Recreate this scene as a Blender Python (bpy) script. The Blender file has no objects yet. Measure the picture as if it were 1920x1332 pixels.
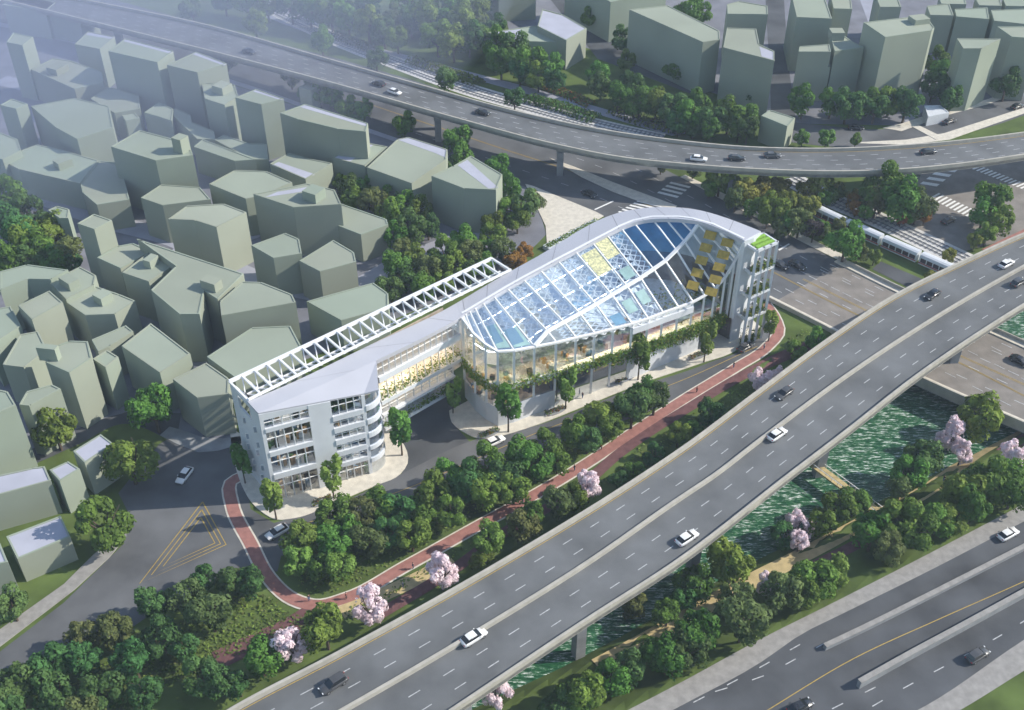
import bpy, bmesh, math, random
import numpy as np
from mathutils import Vector, Matrix
R=math.radians; C=bpy.context.scene.collection
# ---------------------------------------------------------------- camera
F=2100.; TH=math.atan(.797); H=155.
sn,cs=math.sin(TH),math.cos(TH)
cd=bpy.data.cameras.new('camera'); cam=bpy.data.objects.new('camera',cd); C.objects.link(cam)
cam.location=(0,0,H); cam.rotation_euler=(R(90)-TH,0,0)
cd.sensor_width=36; cd.lens=36*F/1920; cd.clip_end=6000; cd.clip_start=1
bpy.context.scene.camera=cam
# ---------------------------------------------------------------- sky, sun, exposure
SUN_EL=R(34); SUN_AZ=R(90-5)     # azimuth measured from +Y towards +X
w=bpy.data.worlds.new('World'); bpy.context.scene.world=w; w.use_nodes=True
nt=w.node_tree; bgn=nt.nodes['Background']
sky=nt.nodes.new('ShaderNodeTexSky'); sky.sky_type='NISHITA'; sky.sun_disc=False
sky.sun_elevation=SUN_EL; sky.sun_rotation=SUN_AZ; sky.air_density=1.2; sky.dust_density=.6; sky.ozone_density=3
tc=nt.nodes.new('ShaderNodeTexCoord'); nz=nt.nodes.new('ShaderNodeTexNoise'); nz.inputs['Scale'].default_value=5; nz.inputs['Detail'].default_value=6
rmp=nt.nodes.new('ShaderNodeValToRGB'); rmp.color_ramp.elements[0].position=.56; rmp.color_ramp.elements[1].position=.72
mx=nt.nodes.new('ShaderNodeMix'); mx.data_type='RGBA'; mx.inputs['B'].default_value=(9,9.4,10,1)
nt.links.new(tc.outputs['Generated'],nz.inputs['Vector']); nt.links.new(nz.outputs['Fac'],rmp.inputs[0])
nt.links.new(rmp.outputs[0],mx.inputs['Factor']); nt.links.new(sky.outputs[0],mx.inputs['A'])
nt.links.new(mx.outputs['Result'],bgn.inputs[0]); bgn.inputs[1].default_value=.125
sd=bpy.data.lights.new('sun','SUN'); sd.energy=4.6; sd.angle=R(.5); sd.color=(1,.93,.82)
so=bpy.data.objects.new('sun',sd); C.objects.link(so); so.location=(200,0,250)
so.rotation_euler=(R(90)-SUN_EL,0,math.pi-SUN_AZ)
sdir=Vector((math.sin(SUN_AZ)*math.cos(SUN_EL),math.cos(SUN_AZ)*math.cos(SUN_EL),math.sin(SUN_EL)))
so.rotation_euler=sdir.to_track_quat('Z','Y').to_euler()
vs=bpy.context.scene.view_settings; vs.view_transform='Standard'; vs.look='None'; vs.gamma=1; vs.exposure=0.36
bpy.context.scene.cycles.max_bounces=6; bpy.context.scene.cycles.volume_bounces=2; bpy.context.scene.cycles.transparent_max_bounces=12
# ---------------------------------------------------------------- projection helpers (photo pixel, 1920 wide -> world at height z)
def at(px,py,z=0.):
    u=(px-960)/F; v=(py-666)/F; t=(H-z)/(sn+v*cs)
    return Vector((u*t,(cs-v*sn)*t,z))
def scl(py,z=0): return F/(H-z)*(sn+(py-666)/F*cs)     # px per metre
LT=[(300,1480),(640,1240),(860,1088),(1000,992),(1110,908),(1300,778),(1450,668),(1530,634),(1690,582),(1900,470),(2200,330),(2500,190)]
RT=[(700,1560),(1000,1405),(1280,1270),(1427,1190),(1553,1127),(1800,1000),(1920,937),(2300,740),(2700,530)]
LTw=np.array([at(*p)[:2] for p in LT]); RTw=np.array([at(*p)[:2] for p in RT])
def sdist(P,line):
    best=np.full(len(P),1e9); sg=np.ones(len(P))
    for a,b in zip(line[:-1],line[1:]):
        d=b-a; t=np.clip(((P-a)@d)/(d@d),0,1); q=a+t[:,None]*d; r=P-q
        dist=np.hypot(r[:,0],r[:,1]); cr=d[0]*r[:,1]-d[1]*r[:,0]
        m=dist<best; best[m]=dist[m]; sg[m]=np.where(cr[m]>0,1,-1)
    return best*sg
def gz_arr(P):
    dl=-sdist(P,LTw); dr=sdist(P,RTw)/np.interp(P[:,0],[8,45],[.84,1.0])
    L=np.interp(dl,[0,6,11,17],[0,-3,-3.2,-5.6]); Rr=np.interp(dr,[0,5,13,18],[0,-2,-2.4,-5.6])
    z=np.maximum(L,Rr)
    return z
def gz(x,y): return float(gz_arr(np.array([[x,y]]))[0])
def atg(px,py,dz=0.):
    z=0.
    for _ in range(8): p=at(px,py,z+dz); z=.5*z+.5*gz(p.x,p.y)
    p=at(px,py,z+dz); return Vector((p.x,p.y,gz(p.x,p.y)))
# ---------------------------------------------------------------- materials
MATS={}
def mat(name,col,rough=.8,var=.15,scale=.5,spec=.3,metal=0,bump=0,bscale=8,rnd=0,emit=0,trans=0,detail=4,col2=None):
    if name in MATS: return MATS[name]
    m=bpy.data.materials.new(name); m.use_nodes=True; n=m.node_tree; b=n.nodes['Principled BSDF']
    b.inputs['Roughness'].default_value=rough; b.inputs['Specular IOR Level'].default_value=spec; b.inputs['Metallic'].default_value=metal
    t=n.nodes.new('ShaderNodeTexCoord'); nn=n.nodes.new('ShaderNodeTexNoise'); nn.inputs['Scale'].default_value=scale; nn.inputs['Detail'].default_value=detail
    n.links.new(t.outputs['Object'],nn.inputs['Vector'])
    cr=n.nodes.new('ShaderNodeValToRGB'); cr.color_ramp.elements[0].position=.3; cr.color_ramp.elements[1].position=.7
    lo=[max(0,c*(1-var)) for c in col]; hi=[c*(1+var) for c in (col2 or col)]
    cr.color_ramp.elements[0].color=(*lo,1); cr.color_ramp.elements[1].color=(*hi,1)
    n.links.new(nn.outputs['Fac'],cr.inputs[0]); out=cr.outputs[0]
    if rnd:
        oi=n.nodes.new('ShaderNodeObjectInfo'); mr=n.nodes.new('ShaderNodeMapRange'); mr.inputs[3].default_value=1-rnd; mr.inputs[4].default_value=1+rnd
        n.links.new(oi.outputs['Random'],mr.inputs[0]); hs=n.nodes.new('ShaderNodeHueSaturation'); n.links.new(mr.outputs[0],hs.inputs['Value'])
        mr2=n.nodes.new('ShaderNodeMapRange'); mr2.inputs[3].default_value=.5-.035; mr2.inputs[4].default_value=.5+.03
        ml=n.nodes.new('ShaderNodeMath'); ml.operation='FRACT'; mm=n.nodes.new('ShaderNodeMath'); mm.operation='MULTIPLY'; mm.inputs[1].default_value=7.3
        n.links.new(oi.outputs['Random'],mm.inputs[0]); n.links.new(mm.outputs[0],ml.inputs[0]); n.links.new(ml.outputs[0],mr2.inputs[0]); n.links.new(mr2.outputs[0],hs.inputs['Hue'])
        n.links.new(out,hs.inputs['Color']); out=hs.outputs[0]
    n.links.new(out,b.inputs['Base Color'])
    if bump:
        n2=n.nodes.new('ShaderNodeTexNoise'); n2.inputs['Scale'].default_value=bscale; n2.inputs['Detail'].default_value=3
        bp=n.nodes.new('ShaderNodeBump'); bp.inputs['Strength'].default_value=bump; n.links.new(t.outputs['Object'],n2.inputs['Vector'])
        n.links.new(n2.outputs['Fac'],bp.inputs['Height']); n.links.new(bp.outputs[0],b.inputs['Normal'])
    if trans:
        ad=n.nodes.new('ShaderNodeMixShader'); tr=n.nodes.new('ShaderNodeBsdfTranslucent'); n.links.new(out,tr.inputs[0]); ad.inputs[0].default_value=trans
        o=n.nodes['Material Output']; n.links.new(b.outputs[0],ad.inputs[1]); n.links.new(tr.outputs[0],ad.inputs[2]); n.links.new(ad.outputs[0],o.inputs[0])
    if emit:
        b.inputs['Emission Strength'].default_value=emit; n.links.new(out,b.inputs['Emission Color'])
    MATS[name]=m; return m
def glass(name,tint,refl=.35,rough=.03,tr=.75):
    m=bpy.data.materials.new(name); m.use_nodes=True; n=m.node_tree; n.nodes.remove(n.nodes['Principled BSDF'])
    o=n.nodes['Material Output']; t=n.nodes.new('ShaderNodeBsdfTransparent'); t.inputs[0].default_value=(*[c*tr for c in tint],1)
    g=n.nodes.new('ShaderNodeBsdfGlossy'); g.inputs['Roughness'].default_value=rough; g.inputs[0].default_value=(*[min(1,.55+.45*c) for c in tint],1)
    lw=n.nodes.new('ShaderNodeLayerWeight'); lw.inputs[0].default_value=.35
    mr=n.nodes.new('ShaderNodeMapRange'); mr.inputs[3].default_value=refl; mr.inputs[4].default_value=min(1,refl+.5)
    n.links.new(lw.outputs['Fresnel'],mr.inputs[0])
    x=n.nodes.new('ShaderNodeMixShader'); n.links.new(mr.outputs[0],x.inputs[0]); n.links.new(t.outputs[0],x.inputs[1]); n.links.new(g.outputs[0],x.inputs[2]); n.links.new(x.outputs[0],o.inputs[0])
    MATS[name]=m; return m
M_grass=mat('grass',(.078,.112,.030),.95,.25,.12,.1,bump=.5,bscale=3,detail=10,col2=(.105,.150,.042))
M_asph=mat('asphalt',(.118,.122,.128),.85,.32,.10,.25,bump=.15,bscale=6,detail=10)
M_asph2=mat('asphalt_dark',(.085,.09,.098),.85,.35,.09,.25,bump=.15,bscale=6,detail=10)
M_asph3=mat('asphalt_warm',(.235,.215,.195),.88,.18,.3,.2,bump=.15,bscale=6,detail=10)
M_deck=mat('deck_asphalt',(.140,.147,.152),.85,.22,.13,.25,bump=.15,bscale=6,detail=10)
M_city=mat('city_paving',(.19,.195,.225),.9,.2,.15,.2,detail=8)
M_street=mat('street_paving',(.33,.34,.40),.9,.1,.2,.2,detail=8)
M_conc=mat('concrete',(.42,.40,.35),.85,.12,.6,.2,bump=.1,detail=8)
M_concd=mat('concrete_grey',(.27,.28,.29),.85,.15,.5,.2,detail=8)
M_side=mat('pavement',(.62,.58,.50),.9,.12,.8,.2,bump=.1,detail=8)
M_sideg=mat('pavement_grey',(.30,.29,.275),.9,.15,.8,.2,bump=.1,detail=8)
M_white=mat('road_paint',(.78,.78,.76),.7,.12,3,.2)
M_dash=mat('worn_paint',(.46,.47,.48),.8,.25,2,.2)
M_yellow=mat('yellow_paint',(.42,.30,.08),.7,.2,3,.2)
M_red=mat('red_paving',(.34,.165,.14),.9,.18,.8,.15,bump=.1,detail=8)
M_redd=mat('dark_red_shade_paving',(.15,.075,.075),.9,.2,.8,.15,detail=8)  # red darkened: the highway deck's shade on the walkway is in the colour
M_tan=mat('tan_paving',(.50,.40,.21),.9,.15,.7,.15,detail=8)
M_bwhite=mat('white_cladding',(.64,.67,.71),.45,.05,.3,.4,detail=8)
M_panel=mat('metal_roof',(.47,.48,.53),.38,.04,.12,.5)
M_joint=mat('joint',(.16,.16,.18),.7,.1,1)
M_steel=mat('white_steel',(.80,.81,.82),.4,.03,1,.4)
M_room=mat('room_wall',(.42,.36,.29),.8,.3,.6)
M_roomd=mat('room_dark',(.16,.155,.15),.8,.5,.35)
M_tower=mat('sage_massing',(.30,.34,.275),.9,.07,.07,.15,rnd=.07,detail=8)
M_pale=mat('pale_roofing',(.42,.43,.50),.85,.08,.2,.2,detail=8)
M_leaf=[mat('leaf_green',(.090,.180,.030),.7,.4,1.6,.2,rnd=.25,trans=.3,col2=(.135,.235,.042)),
 mat('leaf_dark',(.062,.135,.036),.7,.4,1.6,.2,rnd=.22,trans=.3,col2=(.085,.175,.052)),
 mat('leaf_yellow',(.20,.225,.035),.7,.35,1.6,.2,rnd=.18,trans=.3,col2=(.30,.31,.07)),
 mat('leaf_olive',(.085,.125,.035),.7,.4,1.6,.2,rnd=.2,trans=.3,col2=(.14,.18,.06)),
 mat('leaf_orange',(.28,.13,.03),.7,.4,1.6,.2,rnd=.2,trans=.25),
 mat('leaf_lime',(.10,.22,.035),.7,.4,1.6,.2,rnd=.2,trans=.3,col2=(.17,.29,.06)),
 mat('blossom_pink',(.88,.70,.75),.8,.12,2.2,.15,trans=.3,col2=(.88,.80,.84)),
 mat('leaf_plum',(.06,.05,.055),.7,.4,1.6,.2,rnd=.2,trans=.2)]
M_bark=mat('bark',(.10,.075,.055),.9,.3,4)
G_roof=glass('roof_glass',(.88,.95,1.0),.16,.04,1.)
G_deep=glass('deep_blue_glass',(.10,.46,.80),.18,.05,1.)
G_clear=glass('clear_glass',(.88,.94,.94),.04,.02,.95)
G_win=glass('window_glass',(.70,.78,.88),.12,.03,.9)
# ---------------------------------------------------------------- mesh builder
class MB:
    def __init__(s): s.v=[]; s.f=[]; s.m=[]; s.mi=0
    def face(s,pts):
        n=len(s.v); s.v+= [tuple(p) for p in pts]; s.f.append(tuple(range(n,n+len(pts)))); s.m.append(s.mi)
    def strip(s,A,B):
        n=len(s.v); k=len(A)
        for a,b in zip(A,B): s.v+=[tuple(a),tuple(b)]
        for i in range(k-1):
            s.f.append((n+2*i,n+2*i+1,n+2*i+3,n+2*i+2)); s.m.append(s.mi)
    def prism(s,poly,z0,z1,bottom=False):
        P=[(p[0],p[1]) for p in poly]
        ar=sum(P[i][0]*P[(i+1)%len(P)][1]-P[(i+1)%len(P)][0]*P[i][1] for i in range(len(P)))
        if ar<0: P=P[::-1]
        n=len(s.v); k=len(P); s.v+=[(x,y,z0) for x,y in P]+[(x,y,z1) for x,y in P]
        s.f.append(tuple(range(n+k,n+2*k))); s.m.append(s.mi)
        for i in range(k):
            j=(i+1)%k; s.f.append((n+i,n+j,n+k+j,n+k+i)); s.m.append(s.mi)
        if bottom: s.f.append(tuple(range(n+k-1,n-1,-1))); s.m.append(s.mi)
    def bar(s,p,q,w,h,up=None):
        """box from p to q, w wide, h high (centred)"""
        p=Vector(p);q=Vector(q);d=(q-p)
        if d.length<1e-6: return
        d.normalize(); u=Vector((0,0,1)) if abs(d.z)<.95 else Vector((1,0,0))
        r=d.cross(u).normalized(); u=r.cross(d)
        n=len(s.v)
        for b in (p,q):
            for a,c in ((-1,-1),(1,-1),(1,1),(-1,1)): s.v.append(tuple(b+r*a*w/2+u*c*h/2))
        for f in ((0,1,2,3),(7,6,5,4),(0,4,5,1),(1,5,6,2),(2,6,7,3),(3,7,4,0)):
            s.f.append(tuple(n+i for i in f)); s.m.append(s.mi)
    def box(s,c,d,rz=0):
        c=Vector(c); dx=Vector((math.cos(rz),math.sin(rz),0))*d[0]/2
        s.bar(c-dx,c+dx,d[1],d[2])
    def leaf(s,p,nrm,sz,rng):
        a=nrm.orthogonal().normalized(); a=Matrix.Rotation(rng.random()*6.28,3,nrm)@a; b=nrm.cross(a)
        n=len(s.v); k=sz*.62
        s.v+=[tuple(p+a*sz),tuple(p+b*k),tuple(p-a*sz),tuple(p-b*k)]; s.f.append((n,n+1,n+2,n+3)); s.m.append(s.mi)
    def mesh(s,name,mats):
        me=bpy.data.meshes.new(name); me.from_pydata(s.v,[],s.f)
        for m in (mats if isinstance(mats,(list,tuple)) else [mats]): me.materials.append(m)
        me.polygons.foreach_set('material_index',s.m); me.update(); return me
    def build(s,name,mats,parent=None,smooth=False,rel=True):
        me=s.mesh(name,mats)
        if smooth: me.shade_smooth()
        o=bpy.data.objects.new(name,me); C.objects.link(o)
        if parent is not None:
            o.parent=parent
            if rel: o.matrix_parent_inverse=Matrix.LocRotScale(*WM(parent)).inverted()
        return o
def WM(o):
    m=Matrix.LocRotScale(o.location,o.rotation_euler,o.scale)
    if o.parent:
        pl=Matrix.LocRotScale(*WM(o.parent)); m=pl@o.matrix_parent_inverse@m
    return m.decompose()
def thing(name,label,cat,loc=(0,0,0),rz=0,group=None,sc=1):
    o=bpy.data.objects.new(name,None); C.objects.link(o); o.empty_display_size=.5
    o.location=loc; o.rotation_euler=(0,0,rz); o.scale=(sc,)*3 if not hasattr(sc,'__len__') else sc; tag(o,label,cat,group); return o
def tag(o,label,cat,group=None):
    o['label']=label; o['category']=cat
    if group: o['group']=group
    return o
def st(o,kind='structure'): o['kind']=kind; return o
def dup(root,loc,rz=0,sc=None,label=None,group=None):
    r=root.copy(); C.objects.link(r); r.location=loc; r.rotation_euler=(0,0,rz)
    if sc is not None: r.scale=(sc,)*3 if not hasattr(sc,'__len__') else sc
    if label: r['label']=label
    if group: r['group']=group
    for ch in list(root.children):
        c=ch.copy(); C.objects.link(c); c.parent=r
        for g in list(ch.children):
            d=g.copy(); C.objects.link(d); d.parent=c
    return r
ORD=['leftmost','second','third','fourth','fifth','sixth','seventh','eighth','ninth','tenth','eleventh','twelfth','thirteenth','fourteenth','fifteenth','sixteenth','seventeenth','eighteenth','nineteenth','twentieth']
def ordn(i):
    if i<20: return ORD[i]+('' if i==0 else '')
    n=i+1; return f"{n}{'th' if 10<n%100<20 else {1:'st',2:'nd',3:'rd'}.get(n%10,'th')}"
def P(*pts,z=0): return [at(x,y,z) for x,y in pts]
def herm(xs,ys,x):
    xs=np.array(xs,float); ys=np.array(ys,float); s=np.gradient(ys,xs); x=np.asarray(x,float)
    i=np.clip(np.searchsorted(xs,x)-1,0,len(xs)-2); h=xs[i+1]-xs[i]; t=(x-xs[i])/h
    return (2*t**3-3*t**2+1)*ys[i]+(t**3-2*t**2+t)*h*s[i]+(-2*t**3+3*t**2)*ys[i+1]+(t**3-t**2)*h*s[i+1]
def smooth_line(pts,n=40):
    p=np.array(pts,float); t=np.r_[0,np.cumsum(np.hypot(*np.diff(p,axis=0).T))]
    q=np.linspace(0,t[-1],n); return list(zip(herm(t,p[:,0],q),herm(t,p[:,1],q)))
def arc_points(line,step):
    """walk a world polyline: list of (point, unit dir, s)"""
    L=[Vector(p) for p in line]; out=[]; s=0; nxt=0
    for a,b in zip(L[:-1],L[1:]):
        d=(b-a); l=d.length
        while nxt<=s+l and l>0:
            out.append((a+d*((nxt-s)/l),d/l,nxt)); nxt+=step
        s+=l
    return out
def dashes(mb,line,ln,gap,wd,dz=.02,start=0):
    for p,d,s in arc_points(line,ln+gap):
        n=Vector((-d.y,d.x,0))*wd/2; q=p+d*ln; u=Vector((0,0,dz))
        mb.face([p-n+u,q-n+u,q+n+u,p+n+u])
def flatline(mb,line,wd,dz=.02):
    A=[];B=[]
    for i,p in enumerate(line):
        a=Vector(line[max(0,i-1)]);b=Vector(line[min(len(line)-1,i+1)]); d=(b-a); n=Vector((-d.y,d.x,0)).normalized()*wd/2
        A.append(Vector(p)-n+Vector((0,0,dz)));B.append(Vector(p)+n+Vector((0,0,dz)))
    mb.strip(A,B)
def offs(line,dist,dz=0):
    out=[]
    for i,p in enumerate(line):
        a=Vector(line[max(0,i-1)]);b=Vector(line[min(len(line)-1,i+1)]); d=(b-a); n=Vector((-d.y,d.x,0)).normalized()
        out.append(Vector(p)+n*dist+Vector((0,0,dz)))
    return out
def wallstrip(mb,line,w_,z0,z1):
    """box section following a polyline, z relative to each point"""
    A=offs(line,-w_/2);B=offs(line,w_/2); u0=Vector((0,0,z0));u1=Vector((0,0,z1))
    mb.strip([a+u1 for a in B],[a+u1 for a in A]); mb.strip([a+u0 for a in A],[a+u0 for a in B])
    mb.strip([a+u1 for a in A],[a+u0 for a in A]); mb.strip([a+u0 for a in B],[a+u1 for a in B])
    mb.face([A[0]+u0,B[0]+u0,B[0]+u1,A[0]+u1]); mb.face([A[-1]+u0,A[-1]+u1,B[-1]+u1,B[-1]+u0])
# ================================================================ TERRAIN
gx=np.arange(-110,171,2.); gy=np.arange(50,301,2.)
GX,GY=np.meshgrid(gx,gy); PP=np.c_[GX.ravel(),GY.ravel()]; GZ=gz_arr(PP)
e=np.minimum.reduce([PP[:,0]+110,170-PP[:,0],PP[:,1]-50,300-PP[:,1]]); GZ*=np.clip(e/8,0,1)
mb=MB(); nx,ny=len(gx),len(gy)
mb.v=[(a,b,c) for (a,b),c in zip(PP,GZ)]
mb.f=[(j*nx+i,j*nx+i+1,(j+1)*nx+i+1,(j+1)*nx+i) for j in range(ny-1) for i in range(nx-1)]; mb.m=[0]*len(mb.f)
x0,x1,y0,y1,B=-110,170,50,300,3000
for q in ([(-B,-B),(B,-B),(x1,y0),(x0,y0)],[(B,-B),(B,B),(x1,y1),(x1,y0)],[(B,B),(-B,B),(x0,y1),(x1,y1)],[(-B,B),(-B,-B),(x0,y0),(x0,y1)]):
    mb.face([(a,b,0) for a,b in q])
st(mb.build('ground',M_grass))
# water
m=bpy.data.materials.new('river_water'); m.use_nodes=True; n=m.node_tree; b=n.nodes['Principled BSDF']
b.inputs['Base Color'].default_value=(.015,.12,.05,1); b.inputs['Roughness'].default_value=.12; b.inputs['Specular IOR Level'].default_value=.6
t=n.nodes.new('ShaderNodeTexCoord'); mp=n.nodes.new('ShaderNodeMapping'); mp.inputs['Scale'].default_value=(.5,1.1,1); mp.inputs['Rotation'].default_value=(0,0,R(-8))
nn=n.nodes.new('ShaderNodeTexNoise'); nn.inputs['Scale'].default_value=.9; nn.inputs['Detail'].default_value=3; bp=n.nodes.new('ShaderNodeBump'); bp.inputs['Strength'].default_value=1; bp.inputs['Distance'].default_value=1.2
n.links.new(t.outputs['Object'],mp.inputs[0]); n.links.new(mp.outputs[0],nn.inputs['Vector']); n.links.new(nn.outputs['Fac'],bp.inputs['Height']); n.links.new(bp.outputs[0],b.inputs['Normal'])
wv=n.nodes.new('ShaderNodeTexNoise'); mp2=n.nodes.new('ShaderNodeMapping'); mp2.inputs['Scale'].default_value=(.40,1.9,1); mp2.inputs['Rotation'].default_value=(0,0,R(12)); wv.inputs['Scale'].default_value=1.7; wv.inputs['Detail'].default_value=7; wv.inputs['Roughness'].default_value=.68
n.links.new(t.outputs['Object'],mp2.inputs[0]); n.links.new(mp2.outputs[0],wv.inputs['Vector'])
rr_=n.nodes.new('ShaderNodeValToRGB'); rr_.color_ramp.elements[0].position=.44; rr_.color_ramp.elements[0].color=(.012,.075,.030,1); rr_.color_ramp.elements[1].position=.64; rr_.color_ramp.elements[1].color=(.78,.82,.83,1)  # white end paints the ripples' sparkle into the base colour
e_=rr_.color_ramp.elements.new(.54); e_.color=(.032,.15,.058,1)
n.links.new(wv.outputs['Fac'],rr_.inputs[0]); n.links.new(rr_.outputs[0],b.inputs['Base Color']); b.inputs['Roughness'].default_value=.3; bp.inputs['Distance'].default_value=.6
MATS['water']=m
a=[at(*p) for p in smooth_line(LT,30)]; c=[at(*p) for p in smooth_line(RT,30)]
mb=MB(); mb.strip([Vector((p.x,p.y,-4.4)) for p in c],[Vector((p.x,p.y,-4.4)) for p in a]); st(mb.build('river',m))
# ================================================================ flat ground sheets
def sheet(name,poly,z,m):
    mb=MB(); pts=[at(x,y,z) for x,y in poly]
    ar=sum(pts[i].x*pts[(i+1)%len(pts)].y-pts[(i+1)%len(pts)].x*pts[i].y for i in range(len(pts)))
    mb.face(pts if ar>0 else pts[::-1]); return st(mb.build(name,m))
def kerbed(name,poly,m,h=.15,smooth=False):
    mb=MB(); mb.prism([at(x,y,h) for x,y in poly],-.2,h); return st(mb.build(name,m))
def band(name,A,B,z,m,n=50):
    mb=MB(); a=[at(x,y,z) for x,y in smooth_line(A,n)]; b=[at(x,y,z) for x,y in smooth_line(B,n)]
    mb.strip(b,a); return st(mb.build(name,m))
def path(name,line,wd,m,dz=.1,n=60,lift=True):
    pts=[atg(x,y) if lift else at(x,y) for x,y in smooth_line(line,n)]
    mb=MB(); A=offs(pts,wd/2,dz);B=offs(pts,-wd/2,dz)
    if lift:
        for q in A+B: q.z=gz(q.x,q.y)+dz
    mb.strip(B,A); return st(mb.build(name,m)),pts
sheet('city_ground',[(-300,-10),(0,46),(280,118),(480,172),(700,252),(840,303),(940,338),(1000,350),(1024,440),(960,505),(760,590),(440,735),(445,835),(345,812),(240,772),(140,806),(60,842),(-300,990)],.03,M_city)
sheet('city_ground',[(905,-140),(2300,-160),(2300,90),(1940,165),(1850,195),(1770,215),(1700,236),(1490,232),(1440,215),(1300,160),(1100,90),(960,80)],.03,M_city)
# asphalt
band('street',[(-260,-10),(140,78),(480,168),(700,248),(940,335),(1130,405),(1290,487),(1445,570)],[(-260,-110),(140,-20),(440,62),(640,112),(900,190),(1130,262),(1290,340),(1580,495)],.06,M_asph)
sheet('plaza_road',[(-100,1290),(0,1222),(120,1130),(232,1020),(240,960),(222,925),(250,890),(300,832),(330,815),(450,835),(470,955),(520,985),(535,1010),(520,1072),(440,1065),(380,1105),(300,1140),(250,1175),(100,1240),(0,1300),(-100,1370)],.06,M_asph)
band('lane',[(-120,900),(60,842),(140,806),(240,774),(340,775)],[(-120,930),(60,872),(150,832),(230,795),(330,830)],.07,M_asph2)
band('service_road',[(500,985),(640,942),(760,885),(880,828),(1000,800),(1200,724),(1320,684),(1420,634),(1440,590)],[(520,1045),(640,1005),(760,950),(900,885),(1050,830),(1200,778),(1300,735),(1430,662),(1470,600)],.065,M_asph3 if False else M_asph)
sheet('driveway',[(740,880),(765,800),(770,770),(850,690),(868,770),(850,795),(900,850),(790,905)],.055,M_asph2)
sheet('intersection',[(1690,325),(1800,300),(2100,240),(2100,400),(1930,432),(1880,452),(1795,475),(1700,428),(1745,385),(1700,350)],.06,M_asph3)
band('street',[(1440,262),(1600,277),(1730,266),(1770,258),(1850,240),(1940,210),(2100,160)],[(1475,228),(1560,237),(1640,243),(1700,238),(1770,213),(1850,195),(1940,163),(2100,110)],.06,M_asph)
sheet('side_street',[(1432,-60),(1466,-60),(1478,120),(1494,236),(1446,236),(1444,150)],.055,M_asph2)
sheet('side_street',[(1590,-60),(1630,-60),(1740,200),(1700,236)],.055,M_city if False else M_street)
sheet('side_street',[(985,-60),(1030,-60),(1330,170),(1300,178),(1120,110)],.055,M_asph2)
band('side_street',[(440,10),(640,84),(760,116),(900,152),(1000,180),(1180,232),(1260,255)],[(470,8),(640,72),(760,103),(900,140),(1000,166),(1180,218),(1290,250)],.06,M_street)
# city streets seen in the gaps
for A in ([(0,150),(160,190),(330,250),(470,310),(610,370)],[(610,300),(540,400),(430,452),(330,480)],[(-60,330),(100,378),(200,415),(330,450),(470,520),(640,560)],[(190,160),(250,120),(300,100)],[(640,560),(760,490),(860,450),(900,430)]):
    path('street',A,6.5,M_street,.06+.012*A[0][0]/100+.004*len(A),30,False)
# pavements
band('pavement',[(-260,-6),(140,82),(480,172),(700,252),(860,308)],[(-260,-14),(140,74),(480,164),(700,244),(860,298)],.15,M_street)
kerbed('pavement',[(1030,296),(1075,312),(1150,342),(1270,386),(1262,392),(1200,378),(1150,360),(1090,332)],M_side)
kerbed('plaza',[(985,345),(1000,349),(1117,397),(1132,405),(1062,446),(1026,462),(1023,424),(1010,396)],None or M_side)
band('pavement',[(1275,332),(1345,370),(1430,415),(1500,452),(1580,492)],[(1285,328),(1355,362),(1440,405),(1510,442),(1590,482)],.16,M_side)
kerbed('pavement',[(-80,1215),(0,1180),(120,1095),(175,1040),(215,1008),(235,985),(237,1006),(205,1045),(140,1105),(0,1212),(-80,1262)],M_sideg)
kerbed('pavement',[(300,816),(330,832),(372,848),(410,845),(452,832),(452,818),(420,822),(380,820),(345,808),(318,800)],M_concd)
kerbed('pavement',smooth_line([(430,800),(440,870),(457,918),(470,940),(487,957),(517,974),(550,972),(634,940),(700,912),(751,888),(765,866),(763,846),(752,826),(730,800)],50)+[(700,780),(520,860)],M_side)
kerbed('pavement',smooth_line([(842,770),(846,790),(858,803),(875,813),(892,821),(919,822),(941,817),(1008,796),(1092,763),(1197,721),(1314,681),(1376,659),(1408,634),(1425,612)],60)+[(1400,590),(1300,620),(900,740)],M_side)
kerbed('pavement',[(1590,268),(1700,262),(1770,250),(1940,196),(1940,206),(1780,262),(1700,272)],M_side,.1)
kerbed('pavement',[(1655,240),(1690,232),(1770,205),(1850,187),(1940,155),(1940,164),(1850,196),(1775,216),(1712,238),(1690,246)],M_side)
kerbed('traffic_island',[(1700,232),(1712,230),(1770,258),(1755,262)],M_side,.19)
kerbed('paved_corner',[(1840,468),(1930,425),(1990,400),(1990,412),(1880,470)],M_red,.12)
kerbed('verge',[(1790,268),(1940,226),(1940,240),(1830,262)],M_grass,.12)
# river-side road, lower right
U1=[(900,1460),(1100,1370),(1280,1278),(1427,1198),(1553,1135),(1800,1008),(1920,945),(2100,850),(2600,595)]
U2=[(960,1490),(1130,1400),(1280,1322),(1433,1238),(1500,1191),(1580,1151),(1753,1065),(1920,978),(2100,885),(2600,630)]
U3=[(1250,1560),(1450,1440),(1600,1385),(1720,1332),(1920,1200),(2100,1090),(2600,785)]
U4=[(1300,1600),(1550,1450),(1700,1385),(1800,1332),(1920,1258),(2100,1150),(2600,850)]
band('riverside_road',U2,U3,.06,M_asph2); band('pavement',U1,U2,.15,M_sideg); band('pavement',U3,U4,.15,M_sideg)
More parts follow.
